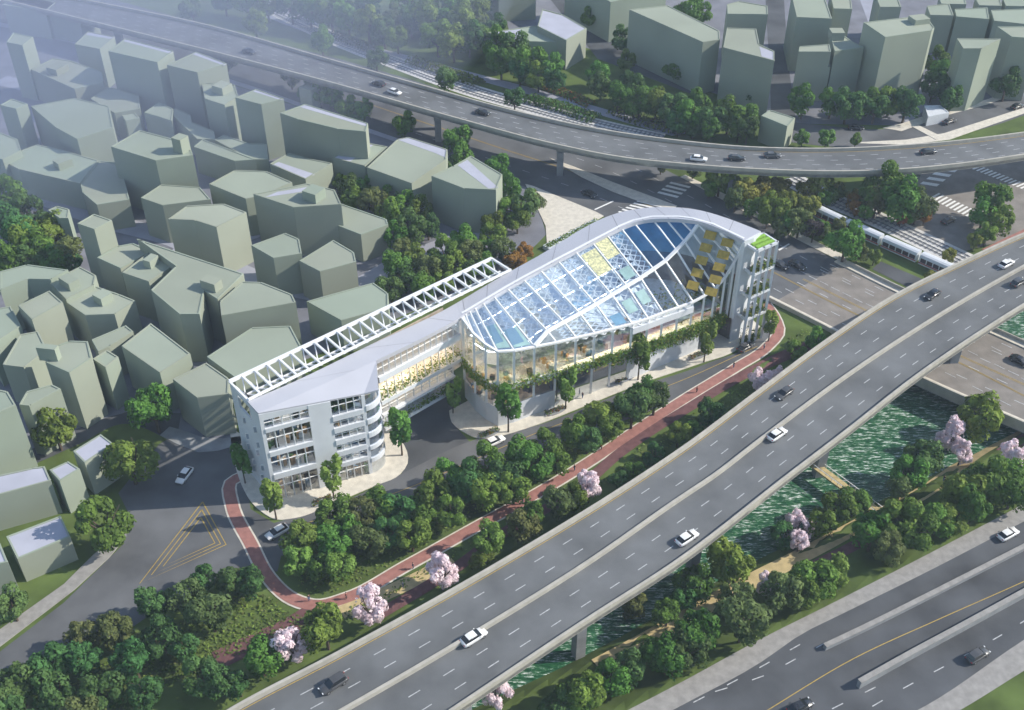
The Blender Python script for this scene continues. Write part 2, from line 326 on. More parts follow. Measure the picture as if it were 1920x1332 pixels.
# red path, walkway, river path
RP=[(455,893),(433,905),(436,950),(470,1020),(505,1085),(545,1122),(592,1136),(650,1122),(760,1063),(900,985),(1000,930),(1100,870),(1200,803),(1290,745),(1380,690),(1440,650),(1461,622),(1453,595),(1436,570)]
path('path',RP,2.9,M_side,.10,110); path('cycle_path',RP,2.25,M_red,.14,110)
path('cycle_path',[(600,1140),(540,1178),(480,1205),(405,1240)],4,M_redd,.12)
path('walkway',[(700,1160),(860,1062),(930,1010),(1100,905),(1150,860),(1300,760),(1420,690),(1540,640)],2.3,M_redd,.13)
path('path',[(640,1150),(770,1092),(850,1052)],3,M_tan,.11)
path('river_path',[(1935,790),(1880,822),(1827,853),(1780,888),(1717,931),(1633,971),(1573,1005),(1467,1061),(1390,1100),(1280,1162),(1120,1250)],3.4,M_tan,.13)
path('cycle_path',[(1935,812),(1880,846)],3,M_redd,.14); path('cycle_path',[(1650,998),(1590,1030),(1520,1065)],2.2,M_redd,.14)
# road markings
mk=MB(); ym=MB(); wk=MB()
def quadpx(mb,pts,z): mb.face([at(x,y,z) for x,y in pts][::-1])
def zebra(p,q,wpx,n,z=.1,fill=.5):
    p=at(*p,z);q=at(*q,z);w_=Vector(at(*wpx[1],z))-Vector(at(*wpx[0],z))
    for i in range(n):
        a=p.lerp(q,i/n); b=p.lerp(q,(i+fill)/n); f=[a,b,b+w_,a+w_]
        if (b-a).cross(w_).z<0: f=f[::-1]
        mk.face(f)
zebra((1815,314),(1935,362),((1815,314),(1830,308)),16); zebra((1742,372),(1825,412),((1742,372),(1760,362)),11)
zebra((1158,398),(1200,374),((0,400),(40,412)),6); zebra((1232,362),(1262,338),((0,400),(30,410)),4); zebra((1725,345),(1770,310),((0,340),(25,345)),4)
for L_ in ([(1115,394),(1150,378)],[(1460,470),(1480,458)]): flatline(mk,P(*L_),.5,.1)
for fr in (.2,.4,.6,.8):
    A=[(700,248),(940,335),(1130,405),(1290,487),(1445,570),(1800,745),(1960,828)];Bq=[(640,112),(900,190),(1130,262),(1290,340),(1580,495),(1860,622),(1990,690)]
    ln=[at(x,y,.06).lerp(at(X,Y,.06),fr) for (x,y),(X,Y) in zip(smooth_line(A,40),smooth_line(Bq,40))]
    if fr==.4: flatline(ym,offs(ln,.15),.12,.03); flatline(ym,offs(ln,-.15),.12,.03)
    else: dashes(wk,ln,2.4,4,.18,.03)
for sc_ in (1,.80,.60):
    T=[(380,942),(424,1022),(262,1095)]; c0=(372,1015)
    T=[(c0[0]+(x-c0[0])*sc_,c0[1]+(y-c0[1])*sc_) for x,y in T]; flatline(ym,P(*(T+[T[0]])),.22,.09)
flatline(ym,P(*smooth_line([(1330,1400),(1440,1332),(1600,1236),(1760,1162),(1920,1091),(2050,1030),(2600,755)],60)),.15,.09)
for A in ([(1300,1318),(1420,1255),(1490,1215),(1530,1195)],[(1450,1430),(1590,1352),(1700,1288),(1790,1240),(1880,1190),(1960,1140)],[(1560,1330),(1640,1290)]):
    dashes(wk,P(*smooth_line(A,20)),2.2,4.5,.17,.09)
dashes(wk,P(*smooth_line([(1080,1440),(1270,1322),(1430,1268),(1540,1210)],20)),2.2,4.5,.17,.09)
for A in ([(520,1000),(760,918),(1000,815),(1300,705),(1420,650)],): flatline(ym,P(*smooth_line(A,40)),.14,.09)
st(wk.build('road_marking',M_dash)); st(mk.build('road_marking',M_white)); st(ym.build('road_marking',M_yellow))
# ================================================================ ELEVATED ROADS
def elevated(label,stations,U,M,D,keyf,zt,lanes,piers,med=True):
    zd=zt-1.
    def curve(pts):
        k=[keyf(p) for p in pts]; return [at(x,y,zt) for x,y in zip(herm(k,[p[0] for p in pts],stations),herm(k,[p[1] for p in pts],stations))]
    u=curve(U); d=curve(D); dn=[Vector((p.x,p.y,zd)) for p in d]; un=[Vector((p.x,p.y,zd)) for p in u]
    T=thing('elevated_highway',label,'highway',(u[len(u)//2]+d[len(d)//2])/2*1)
    T.location.z=0
    mb=MB(); dz=Vector((0,0,-1.6)); mb.strip(dn,un); mb.strip(offs(un,-2.5,-1.6),offs(dn,2.5,-1.6)); mb.strip([p+dz*.5 for p in dn],dn); mb.strip(un,[p+dz*.5 for p in un])
    mb.strip(offs(dn,2.5,-1.6),[p+dz*.5 for p in dn]); mb.strip([p+dz*.5 for p in un],offs(un,-2.5,-1.6))
    mb.m=[0]*(len(dn)-1)+[1]*(len(mb.f)-len(dn)+1)
    mb.build('deck',[M_deck,M_concd],T)
    for L,s in ((u,-1),(d,1)):
        mb=MB(); wallstrip(mb,[Vector((p.x,p.y,zd)) for p in offs(L,s*.25)],.5,-.9,1.0); mb.build('barrier',M_conc,T)
    lm=MB()
    if med:
        mc=[Vector((p.x,p.y,zd)) for p in curve(M)]
        mb=MB(); wallstrip(mb,mc,.55,0,.85); mb.build('median_barrier',M_conc,T); halves=[(un,mc),(mc,dn)]
    else: halves=[(un,dn)]
    for A,Bq in halves:
        for k in range(1,lanes):
            dashes(lm,[a.lerp(b,.03+.94*k/lanes) for a,b in zip(A,Bq)],2.1,4.2,.16,.025)
    ye=MB(); flatline(ye,offs(un,-.75),.14,.02); ye.build('edge_line',M_yellow,T)
    lm.build('lane_dashes',M_dash,T)['kind']='stuff'
    for i in piers:
        c0=(un[i]+dn[i])/2; a=(dn[i]-un[i]).normalized(); hw=(dn[i]-un[i]).length/2; g=gz(c0.x,c0.y)
        mb=MB(); mb.bar(c0-a*(hw-3)+Vector((0,0,-2.3)),c0+a*(hw-3)+Vector((0,0,-2.3)),2.2,1.4)
        for q in ((-.55,.55) if med else (-.5,.5)):
            pp=c0+a*hw*q; mb.box((pp.x,pp.y,(g-1+zd-2.9)/2),(1.8,1.8,zd-2.9-g+1),math.atan2(a.y,a.x))
        mb.build('pier',M_concd,T)
    return un,dn,T
U=[(300,1410),(423,1332),(640,1217),(920,1061),(1203,888),(1280,836),(1415,735),(1547,637),(1683,548),(1800,490),(1900,444),(2010,400),(2160,340)]
M_=[(440,1442),(500,1408),(640,1330),(888,1185),(1103,1051),(1280,928),(1340,888),(1423,824),(1613,684),(1747,597),(1920,497),(2010,450),(2160,385)]
D=[(500,1560),(833,1343),(1103,1162),(1280,1047),(1480,892),(1600,800),(1710,713),(1850,616),(1920,572),(2010,520),(2180,435)]
nh_u,nh_d,nh=elevated('wide six-lane elevated highway with pale barriers crossing the whole foreground','' or np.linspace(-395,1570,90),U,M_,D,lambda p:p[0]*.84-p[1]*.54,11,3,[8,20,32,44,58,72,84])
U=[(-120,-56),(0,-34),(167,0),(373,42),(640,116),(807,163),(940,200),(1120,240),(1280,263),(1400,274),(1490,277),(1600,276),(1680,272),(1800,262),(1920,247),(2050,228),(2200,205)]
D=[(-120,-30),(0,-2),(200,47),(353,85),(440,107),(640,160),(840,217),(1040,270),(1160,294),(1280,307),(1400,316),(1490,320),(1600,321),(1680,318),(1800,307),(1920,290),(2050,268),(2200,240)]
fh_u,fh_d,fh=elevated('long curved elevated highway sweeping across the back behind the glass building',np.linspace(-110,2190,100),U,None,D,lambda p:p[0],11,5,[6,14,22,30,40,50,64,79,92],False)
# ================================================================ cross-road bridge
T=thing('road_bridge','flat road bridge passing under the near highway towards the right edge','bridge',at(1640,640))
A=[(1436,562),(1547,618),(1710,707),(1800,748),(1920,800),(2100,880),(2500,1058)]; Bq=[(1572,487),(1690,545),(1843,611),(1920,645),(2000,682),(2150,750),(2600,950)]
a=[at(*p,.05) for p in smooth_line(A,30)]; b=[at(*p,.05) for p in smooth_line(Bq,30)]
mb=MB(); mb.strip(a,b); n=len(mb.f); dz=Vector((0,0,-1.7)); mb.strip([p+dz for p in a],a); mb.strip(b,[p+dz for p in b]); mb.strip([p+dz for p in b],[p+dz for p in a]); mb.m=[0]*n+[1]*(len(mb.f)-n)
mb.build('deck',[M_asph3,M_concd],T)
for L,s in ((a,1),(b,-1)):
    mb=MB(); wallstrip(mb,offs(L,s*.9,0),1.7,-.5,.28); mb.build('footway',M_side,T)
    mb=MB(); wallstrip(mb,offs(L,s*.1,0),.3,-1.5,1.05); mb.build('parapet',M_conc,T)
mb=MB()
for i in (6,11,15):
    c0=a[i].lerp(b[i],.5); mb.bar(Vector((a[i].x,a[i].y,-3.8)),Vector((b[i].x,b[i].y,-3.8)),1.6,4.4)
mb.build('pier_wall',M_concd,T)
lm=MB(); yl=MB()
for fr in (.26,.42,.58,.74,.88): dashes(lm,[p.lerp(q,fr) for p,q in zip(a,b)],2.4,4,.22,.03)
yy=[p.lerp(q,.5) for p,q in zip(a,b)]; flatline(yl,offs(yy,.2),.13,.03); flatline(yl,offs(yy,-.2),.13,.03)
lm.build('lane_dashes',M_dash,T)['kind']='stuff'; yl.build('centre_line',M_yellow,T)
# footbridge over the river
T=thing('footbridge','narrow tan footbridge crossing the green river','footbridge',atg(1585,905))
a,b=at(1500,852,-1.6),at(1655,968,-1.9); mb=MB(); mb.bar(a,b,2.0,.35); mb.build('deck',M_tan,T)
d=(b-a).normalized(); nrm=Vector((-d.y,d.x,0))
for s in (-1,1):
    mb=MB(); mb.bar(a+nrm*s*.95+Vector((0,0,1)),b+nrm*s*.95+Vector((0,0,1)),.1,.1)
    for k in range(15): q=a.lerp(b,k/14)+nrm*s*.95; mb.bar(q+Vector((0,0,.15)),q+Vector((0,0,1)),.07,.07)
    mb.build('railing',M_steel,T)
# lower-right road walls
for lab,L_,hh in (('low pale divider wall beside the yellow line on the riverside road',[(1545,1218),(1600,1192),(1760,1112),(1920,1030),(2080,948),(2600,680)],1.0),('long dividing wall on the outer lanes of the riverside road',[(1608,1290),(1700,1238),(1800,1184),(1920,1118),(2080,1030),(2600,742)],1.7)):
    pts=P(*smooth_line(L_,30)); T=thing('divider_wall',lab,'wall',pts[10]); mb=MB(); wallstrip(mb,pts,.7,-.3,hh); mb.build('wall',M_concd,T); mb=MB(); wallstrip(mb,[p+Vector((0,0,hh)) for p in pts],.9,0,.12); mb.build('coping',M_sideg,T)
# ================================================================ railway
def railway(label,line):
    pts=P(*smooth_line(line,50)); T=thing('railway_track',label,'railway',pts[20]); mb=MB()
    mb.strip(offs(pts,-3.9,.07),offs(pts,3.9,.07)); mb.build('ballast',mat('pale_ballast',(.58,.57,.55),.9,.15,.8,.2),T)
    for s in (-1.6,1.6):
        sl=MB()
        for p,d,_ in arc_points(offs(pts,s,.12),1.4): nrm=Vector((-d.y,d.x,0)); sl.bar(p-nrm*1.2,p+nrm*1.2,.5,.12)
        o=sl.build('sleepers',M_concd,T)
        for q in (-.7,.7):
            mb=MB(); wallstrip(mb,offs(pts,s+q,.1),.12,.05,.22); mb.build('rail',M_joint,T)
railway('pale railway track with sleepers running north of the far elevated highway',[(380,-44),(480,1),(560,41),(640,79),(760,125),(890,172),(1000,203),(1120,235),(1240,262)])
railway('railway track beside the white train and shrubs',[(1480,335),(1560,376),(1640,410),(1720,447),(1800,485),(1880,522)])
sheet('lower_lane',[(1636,505),(1650,490),(1740,528),(1735,545),(1700,538)],.05,M_asph2)
# train
T=thing('train','white train with dark window bands beside the railway embankment','train',at(1650,470),)
ax=[(1517,400),(1583,431),(1652,462),(1722,493),(1790,523)]
for i in range(4):
    a,b=at(*ax[i],0),at(*ax[i+1],0); d=(b-a).normalized(); a=a+d*.4; b=b-d*.4; nrm=Vector((-d.y,d.x,0))
    mb=MB(); prof=[(x_*.85,z_*.85) for x_,z_ in [(-1.4,.5),(-1.5,1),(-1.5,2.9),(-1.2,3.6),(-.5,3.85),(.5,3.85),(1.2,3.6),(1.5,2.9),(1.5,1),(1.4,.5)]]
    st_=[[e_+nrm*x+Vector((0,0,z)) for x,z in prof] for e_ in (a,b)]
    for k in range(len(prof)): k2=(k+1)%len(prof); mb.face([st_[0][k],st_[0][k2],st_[1][k2],st_[1][k]][::-1])
    mb.face(st_[0]); mb.face(st_[1][::-1]); co=mb.build('coach',M_bwhite,T)
    for s in (-1,1):
        mb=MB()
        for k in range(5):
            p=a.lerp(b,.05+.19*k)+nrm*s*1.29; q=a.lerp(b,.05+.19*k+.16)+nrm*s*1.29; mb.bar(p+Vector((0,0,1.8)),q+Vector((0,0,1.8)),.05,1.1)
        mb.build('window_band',mat('train_window',(.07,.045,.06),.2,.1,1,.5),co); mb=MB(); mb.bar(a+nrm*s*1.29+Vector((0,0,1.02)),b+nrm*s*1.29+Vector((0,0,1.02)),.05,.28); mb.build('stripe',mat('train_stripe',(.38,.06,.08),.4,.05,1),co)
# ================================================================ CITY MASSING
def poly_mesh(px,h,z0=0.):
    pts=[at(x,y,h) for x,y in px]; mb=MB(); mb.prism(pts,z0,h,True); return mb,pts
def block(label,px,h,group,extra=(),m=None):
    mb,pts=poly_mesh(px,h,-.3); c=sum(pts,Vector())/len(pts)
    big=max((p-c).length for p in pts)
    T=thing('building',label,'building',(c.x,c.y,0),0,group)
    mb.build('wall',m or M_tower,T)
    # a thin parapet lip round the roof, then roof deck
    lip=MB(); ring=pts+[pts[0]]; ar=sum(ring[i].x*ring[i+1].y-ring[i+1].x*ring[i].y for i in range(len(pts)))
    s=1 if ar>0 else -1
    for a,b in zip(ring[:-1],ring[1:]):
        d=(b-a).normalized(); nrm=Vector((-d.y,d.x,0))*s*.17
        lip.bar(a+nrm+Vector((0,0,.06))+d*.02,b+nrm+Vector((0,0,.06))-d*.36,.3,.2)
    lip.build('parapet',m or M_tower,T)
    for ex in extra:
        if ex[0]=='strip':
            q=[at(x,y,h+.03) for x,y in ex[1]]; k=MB(); k.prism(q,h-.1,h+.035); k.build('roof_strip',M_pale,T)
        elif ex[0]=='hut':
            x,y,a,b_,hh=ex[1:]; p=at(x,y,h); k=MB(); d=(pts[1]-pts[0]); k.box((p.x,p.y,h+hh/2-.1),(a,b_,hh+.2),math.atan2(d.y,d.x)); k.build('roof_hut',m or M_tower,T)
    return T
rndb=random.Random(5)
def row(where,group,items,m=None):
    items=sorted(items,key=lambda t:sum(p[0] for p in t[0])/len(t[0]))
    for i,it in enumerate(items):
        px,h=it[0],it[1]; ex=list(it[2]) if len(it)>2 else []
        sz='low' if h<9.5 else ('tall' if h>15 else 'mid-height')
        n=len(px); shp={3:'wedge-shaped',4:'box-shaped',5:'five-sided',6:'angular'}.get(n,'many-sided')
        block(f"{sz} {shp} sage block, {ordn(i)} from the left {where}".replace('leftmost from the left','leftmost'),px,h,group,ex,m)
G1='sage massing blocks of the left quarter'; G2='sage massing blocks of the upper right quarter'
row('in the hazy frontage row',G1,[
 ([(140,84),(187,93),(215,70),(165,60)],13,[('strip',[(158,65),(210,74),(215,70),(165,60)])]),([(203,97),(295,118),(325,97),(235,73)],19,[('strip',[(229,77),(319,101),(325,97),(235,73)])]),([(313,123),(370,137),(425,120),(368,98)],18,[('strip',[(361,102),(419,123),(425,120),(368,98)])]),
 ([(384,186),(421,198),(447,181),(440,160),(378,156)],14,[('hut',418,172,4,4,2.2)]),([(441,184),(490,197),(532,186),(480,168)],17,[('strip',[(472,171),(526,188),(532,186),(480,168)])]),
 ([(525,213),(560,225),(634,243),(686,248),(690,232),(572,196)],17,[('strip',[(562,201),(686,237),(690,232),(572,196)])]),([(12,80),(42,86),(62,70),(25,62)],18),([(5,10),(85,22),(105,5),(30,-10)],10),([(92,30),(150,42),(180,22),(110,14)],8),([(560,60+105),(583,171),(600,160),(577,154)],7)])
row('among the hazy upper houses',G1,[
 ([(58,131),(100,110),(134,115),(191,136),(194,155),(140,168)],10,[('hut',110,135,5,4,2)]),([(170,186),(200,165),(215,166),(260,180),(263,205),(215,213)],8),
 ([(270,212),(298,193),(325,205),(322,228),(305,222)],8),([(320,213),(330,204),(357,216),(360,230),(401,247),(404,262),(370,262)],7),
 ([(402,263),(420,254),(467,270),(500,271),(503,300),(470,300)],7),([(363,276),(380,262),(480,300),(440,303)],8),
 ([(58,200),(140,185),(205,200),(212,240),(145,262),(105,240)],12),([(0,198),(22,186),(52,196),(30,205)],14),([(-10,245),(33,262),(40,283),(5,300),(-20,296)],10),([(215,196),(240,200),(262,222),(236,228)],7)])
row('in the middle rows',G1,[
 ([(208,276),(262,245),(355,270),(362,292),(292,302)],17,[('hut',342,283,3,3,4)]),([(264,372),(302,347),(375,352),(395,375),(305,386)],11),
 ([(40,283),(70,272),(113,281),(185,302),(150,345),(85,330),(35,318),(0,300)],8,[('hut',120,312,4,3,2)]),([(186,302),(225,307),(243,375),(182,385),(155,362),(151,346)],8),
 ([(90,395),(107,387),(130,393),(128,410),(112,410)],10),([(392,346),(440,320),(500,322),(548,343),(490,368),(461,374)],11),
 ([(315,412),(350,387),(420,383),(462,399),(406,427),(365,414)],14),([(506,308),(541,288),(573,297),(623,307),(573,337)],9,[('strip',[(510,310),(522,304),(590,327),(574,335)])]),
 ([(475,365),(551,390),(640,384),(628,357),(575,345)],14,[('hut',590,372,4,4,2.5),('strip',[(497,370),(520,360),(590,349),(612,353)])])])
row('behind the pergola',G1,[
 ([(624,297),(675,266),(727,276),(684,312)],9,[('strip',[(626,297),(675,268),(700,272),(655,304)])]),([(688,315),(745,262),(766,258),(839,281),(836,300),(772,345)],10,[('strip',[(745,262),(766,259),(838,282),(836,296),(815,287)])]),
 ([(809,331),(850,312),(883,293),(942,328),(930,357),(869,354)],13,[('strip',[(858,310),(876,300),(934,352),(916,354)])]),([(610,415),(637,382),(725,412),(728,422),(677,441)],8),
 ([(471,461),(535,438),(561,449),(566,476),(513,485)],11),([(561,490),(625,451),(664,474),(668,492),(600,510)],10),([(575,566),(700,531),(728,551),(728,578),(640,602)],9)])
row('in the long row',G1,[
 ([(145,420),(176,402),(210,414),(177,431)],17),([(182,484),(222,462),(250,457),(284,472),(226,504)],10),([(229,512),(279,474),(327,498),(279,529)],11.2,[('hut',285,497,3,2,2)]),
 ([(258,449),(457,514),(408,562),(383,546),(374,590),(337,590),(283,545),(330,500)],13,[('hut',398,540,4,2.5,2.2)]),([(412,566),(455,529),(490,530),(548,553),(555,568),(415,593)],13.3),
 ([(388,670),(473,615),(545,612),(565,650),(440,708)],10)])
row('near the left edge',G1,[
 ([(228,650),(283,607),(357,664),(300,700)],11),([(324,712),(387,681),(430,711),(428,740),(370,747)],10.5),([(174,674),(201,657),(222,670),(198,690)],11.5),
 ([(172,638),(236,611),(250,622),(205,650),(184,660)],9),([(126,569),(181,538),(225,553),(254,565),(215,590),(160,592)],10,[('hut',195,565,3,3,2)]),
 ([(92,530),(150,501),(180,517),(176,536),(124,562)],11,[('hut',132,536,2.5,4,2)]),([(0,510),(52,497),(128,507),(95,525),(52,524),(0,545)],12),([(34,574),(93,546),(118,568),(60,600)],13),
 ([(5,685),(38,628),(72,622),(88,655),(45,690)],10),([(85,680),(110,648),(131,640),(165,641),(172,672),(130,700)],15,[('hut',95,672,1.5,4,3)]),([(-60,720),(15,735),(30,760),(-60,800)],16),([(36,760),(50,735),(98,722),(114,730),(55,762)],13),([(-60,590),(20,575),(40,612),(-20,650)],11)])
row('by the lower left road',G1,[
 ([(137,847),(189,815),(213,833),(159,869)],8.5,[('strip',[(139,847),(189,817),(210,833),(160,866)])]),([(93,882),(128,866),(150,880),(112,903)],8.5,[('strip',[(95,882),(128,868),(148,880),(113,900)])]),
 ([(-60,905),(63,878),(84,875),(96,902),(-60,945)],8.5,[('strip',[(-58,907),(63,880),(83,878),(93,901),(-58,942)])]),([(12,1007),(114,968),(132,1007),(33,1049)],6,[('strip',[(14,1007),(113,971),(129,1006),(34,1045)])]),
 ([(-80,1030),(0,1018),(15,1055),(-80,1075)],8,[('strip',[(-78,1032),(-1,1021),(12,1054),(-78,1072)])])])
row('in the upper right',G2,[
 ([(1484,-8),(1545,-8),(1560,36),(1494,33)],18),([(1556,-12),(1594,-12),(1598,18),(1563,17)],17),([(1640,-12),(1680,-12),(1690,14),(1650,14)],14),
 ([(1619,43),(1660,38),(1706,33),(1739,35),(1752,53),(1747,58),(1660,71)],22,[('hut',1722,42,5,4,1.6)]),([(1499,88),(1555,84),(1558,98),(1497,98)],16),([(1494,120),(1556,120),(1557,127),(1494,127)],11),
 ([(1556,64),(1577,64),(1600,80),(1620,90),(1565,97)],16,[('hut',1567,72,4,4,2.5)]),([(1738,12),(1780,8),(1788,30),(1744,29)],13),([(1790,18),(1851,15),(1855,37),(1793,32)],13),([(1858,20),(1940,17),(1940,48),(1864,40)],13),
 ([(1794,73),(1876,74),(1840,92),(1806,92)],20),([(1870,51),(1950,50),(1950,74),(1897,70)],20),([(1760,-4),(1808,-6),(1812,9),(1765,8)],10),([(1828,-2),(1874,-4),(1879,12),(1836,11)],10),([(1880,-2),(1935,-4),(1935,13),(1886,12)],10),
 ([(1363,9),(1386,3),(1439,12),(1440,28),(1364,27)],16),([(1356,90),(1363,53),(1418,55),(1424,84),(1452,97),(1452,115)],18,[('strip',[(1424,88),(1450,98),(1451,113),(1428,106)])])])
row('beyond the railway woods',G2,[
 ([(1180,19),(1252,11),(1349,59),(1350,75),(1318,80)],17),([(1017,18),(1055,28),(1100,54),(1062,77),(1008,50)],10,[('strip',[(1017,20),(1055,30),(1096,54),(1061,74),(1010,49)])]),
 ([(915,62),(1012,48),(1055,80),(962,78)],8,[('strip',[(918,62),(975,55),(985,74),(962,76)])]),([(905,-40),(990,-45),(1005,-15),(935,-10)],10),([(1060,-40),(1250,-60),(1250,-15),(1145,5)],14)])
block('small pale house with a folded roof standing right behind the far highway',[(1427,218),(1443,207),(1491,222),(1476,238)],8,G2)
block('tiny white flat-roofed kiosk at the bend of the upper right street',[(1733,199),(1762,198),(1780,212),(1740,220)],3,G2,(),M_bwhite)
#MAINB
# ================================================================ WHITE BUILDING
BT=thing('office_building','long white building with ribbon roof, glass dome, hanging greenery and lattice pergola','building',at(800,820))
def zvert(p0,z): return Vector((p0.x,p0.y,z))
ZX=[430,483,710,866,1047,1220,1313,1393,1430]; ZZ=[22.5,22.5,21.5,21.0,24.,26.3,27.3,27.,27.]
def zr(x): return float(np.interp(x,ZX,ZZ))
Fe=[(484,775),(706,676),(785,638),(861,598),(866,591),(905,568),(950,541),(1012,507),(1078,472),(1137,441),(1185,417),(1222,410),(1272,410),(1313,415),(1340,425),(1368,437),(1395,451)]
Be=[(464,753),(565,711),(692,647),(813,593),(866,563),(905,539),(958,508),(1020,475),(1090,429),(1130,409),(1165,397),(1205,390),(1240,388),(1290,390),(1330,398),(1380,415),(1427,434)]
def ribline(L,n): 
    q=smooth_line(L,n); return [at(x,y,zr(x)) for x,y in q]
def param(L,n):
    # resample by running x (monotone)
    xs=[p[0] for p in L]; ys=[p[1] for p in L]; q=np.linspace(0,1,n); 
    # equal arc in px
    s=np.r_[0,np.cumsum(np.hypot(np.diff(xs),np.diff(ys)))]; s/=s[-1]
    return list(zip(herm(s,xs,q),herm(s,ys,q)))
NF=60
fe=[at(x,y,zr(x)) for x,y in zip(np.interp(np.linspace(0,16,NF),range(17),[p[0] for p in Fe]),np.interp(np.linspace(0,16,NF),range(17),[p[1] for p in Fe]))]
be=[at(x,y,zr(x)+.0) for x,y in zip(np.interp(np.linspace(0,16,NF),range(17),[p[0] for p in Be]),np.interp(np.linspace(0,16,NF),range(17),[p[1] for p in Be]))]
def sm(L,k=2):
    L=[Vector(p) for p in L]
    for _ in range(k): L=[L[0]]+[(L[i-1]+L[i]*2+L[i+1])/4 for i in range(1,len(L)-1)]+[L[-1]]
    return L
feS=fe[:8]+sm(fe[8:],3); beS=sm(be,3)
mb=MB(); dz=Vector((0,0,-.9))
mb.strip(feS,beS); mb.strip([p+dz for p in feS],feS); mb.strip(beS,[p+dz for p in beS]); mb.strip([p+dz for p in beS],[p+dz for p in feS])
mb.face([feS[0],beS[0],beS[0]+dz,feS[0]+dz]); mb.face([feS[-1]+dz,beS[-1]+dz,beS[-1],feS[-1]])
roof=mb.build('ribbon_roof',M_panel,BT)
jm=MB()
for i in list(range(3,NF-1,4)):
    a,b=feS[i],beS[i]; u=Vector((0,0,.012)); d=(feS[i+1]-feS[i]).normalized()*.05; jm.face([a-d+u,a+d+u,b+d+u,b-d+u])
jm.build('panel_joints',M_joint,roof)
# --- left block
A0=at(517,947); B0=at(696,891); zA=22.5; zB=20.6
A0=zvert(at(484,775,zA),0); 
Bt=at(683,738,zB); B0=zvert(Bt,0); Rt_=at(706,676,zr(706)); K1=at(709,731,zB+.3)
L0=zvert(at(430,717,22.5),0)
mb=MB(); e0=zvert(A0,zA); mb.face([e0,zvert(B0,zB),K1,Rt_]); 
mb.face([zvert(A0,zA-.35),zvert(B0,zB-.35),zvert(B0,zB),e0]); mb.face([zvert(B0,zB-.35),K1-Vector((0,0,.35)),K1,zvert(B0,zB)]); mb.build('sloped_roof',M_panel,BT)
fd=(B0-A0).normalized(); fnr=Vector((fd.y,-fd.x,0))       # outwards (towards camera)
FL=(B0-A0).length
def ztop(u): return zA+(zB-zA)*u-.35
def fp(u,z,out=0.): return Vector((A0.x,A0.y,0))+fd*FL*u+Vector((0,0,z))+fnr*out
def panel(mb,u0,u1,z0,z1,o0=-.3,o1=.0):
    """box on the front facade"""
    zz=lambda u: z1 if z1 is not None else ztop(u)
    f=[fp(u0,z0,o1),fp(u1,z0,o1),fp(u1,zz(u1),o1),fp(u0,zz(u0),o1)]; k=[fp(u0,z0,o0),fp(u1,z0,o0),fp(u1,zz(u1),o0),fp(u0,zz(u0),o0)]
    mb.face(f); mb.face(k[::-1])
    for i in range(4): j=(i+1)%4; mb.face([f[j],f[i],k[i],k[j]])
mb=MB()
panel(mb,.0,.035,0,None,-.5,.1); panel(mb,.455,.67,0,None,-.6,.12); panel(mb,.965,1.0,0,None,-.5,.1)
panel(mb,.035,.455,18.6+1.9,None,-.4,.05); panel(mb,.67,.965,ztop(.67)-.75,None,-.4,.05) if False else None
mb.build('front_wall',M_bwhite,BT)
# slabs / spandrels of both bays
lb=[(17.6,18.5),(11.6,12.7),(5.7,7.0)]
for z0,z1 in lb:
    mb=MB(); panel(mb,.035,.455,z0,z1,-3.5,.25); mb.build('floor_slab',M_bwhite,BT)
rb=[(4.1,5.1),(7.0,8.2),(10.0,11.2),(13.0,14.2),(16.0,17.2)]
for z0,z1 in rb:
    mb=MB(); panel(mb,.67,.965,z0,z1,-3.5,.3)
    mb.build('floor_slab',M_bwhite,BT)
# curtain glass, mullions, interiors
def bay(u0,u1,levels,nm):
    for z0,z1 in levels:
        mb=MB(); f=[fp(u0,z0,-.22),fp(u1,z0,-.22),fp(u1,min(z1,ztop(u1)),-.22),fp(u0,min(z1,ztop(u0)),-.22)]; mb.face(f); g=mb.build('window',G_win,BT)
        mm=MB()
        for k in range(1,nm): u=u0+(u1-u0)*k/nm; mm.bar(fp(u,z0,-.15),fp(u,min(z1,ztop(u)),-.15),.14,.18)
        mm.bar(fp(u0,z0+(z1-z0)*.62,-.15),fp(u1,z0+(z1-z0)*.62,-.15),.12,.12); mm.build('mullions',M_steel,g)
bay(.035,.455,[(0,5.7),(7.0,11.6),(12.7,17.6),(18.5,20.5)],5)
bay(.67,.965,[(0,4.1),(5.1,7.0),(8.2,10),(11.2,13),(14.2,16),(17.2,20.7)],4)
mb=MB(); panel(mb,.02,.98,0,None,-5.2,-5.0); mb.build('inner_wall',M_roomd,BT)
rg=random.Random(3); fm=[mat('tan_furniture',(.55,.36,.20),.7,.3,2),mat('dark_furniture',(.06,.055,.05),.7,.3,2),mat('white_furniture',(.7,.7,.68),.6,.1,2),mat('blue_furniture',(.16,.26,.38),.6,.2,2),mat('green_furniture',(.10,.20,.07),.7,.4,2)]
mb=MB()
for u0,u1,zs in ((.05,.44,(0,6.9,12.7,18.5)),(.68,.955,(0,5.1,8.2,11.2,14.2,17.2))):
    for z in zs:
        for k in range(16):
            mb.mi=rg.choice([0,0,1,1,2,3,4]); p=fp(rg.uniform(u0,u1),z,-rg.uniform(.8,4)); hh=rg.uniform(.8,2.2); mb.box(p+Vector((0,0,hh/2)),(rg.uniform(.4,1.4),rg.uniform(.3,.8),hh),rg.random()*3)
mb.build('interior_furniture',fm,BT); 
for u0,u1,zs in ((.05,.44,(5.5,11.4,17.3,20.3)),(.68,.955,(3.9,6.8,9.8,12.8,15.8))):
    for z in zs:
        mb=MB(); mb.bar(fp(u0,z,-2.2),fp(u1,z,-2.2),.5,.1); mb.build('ceiling_lamp',mat('office_light',(1,.86,.68),.5,0,1,emit=7.),BT)
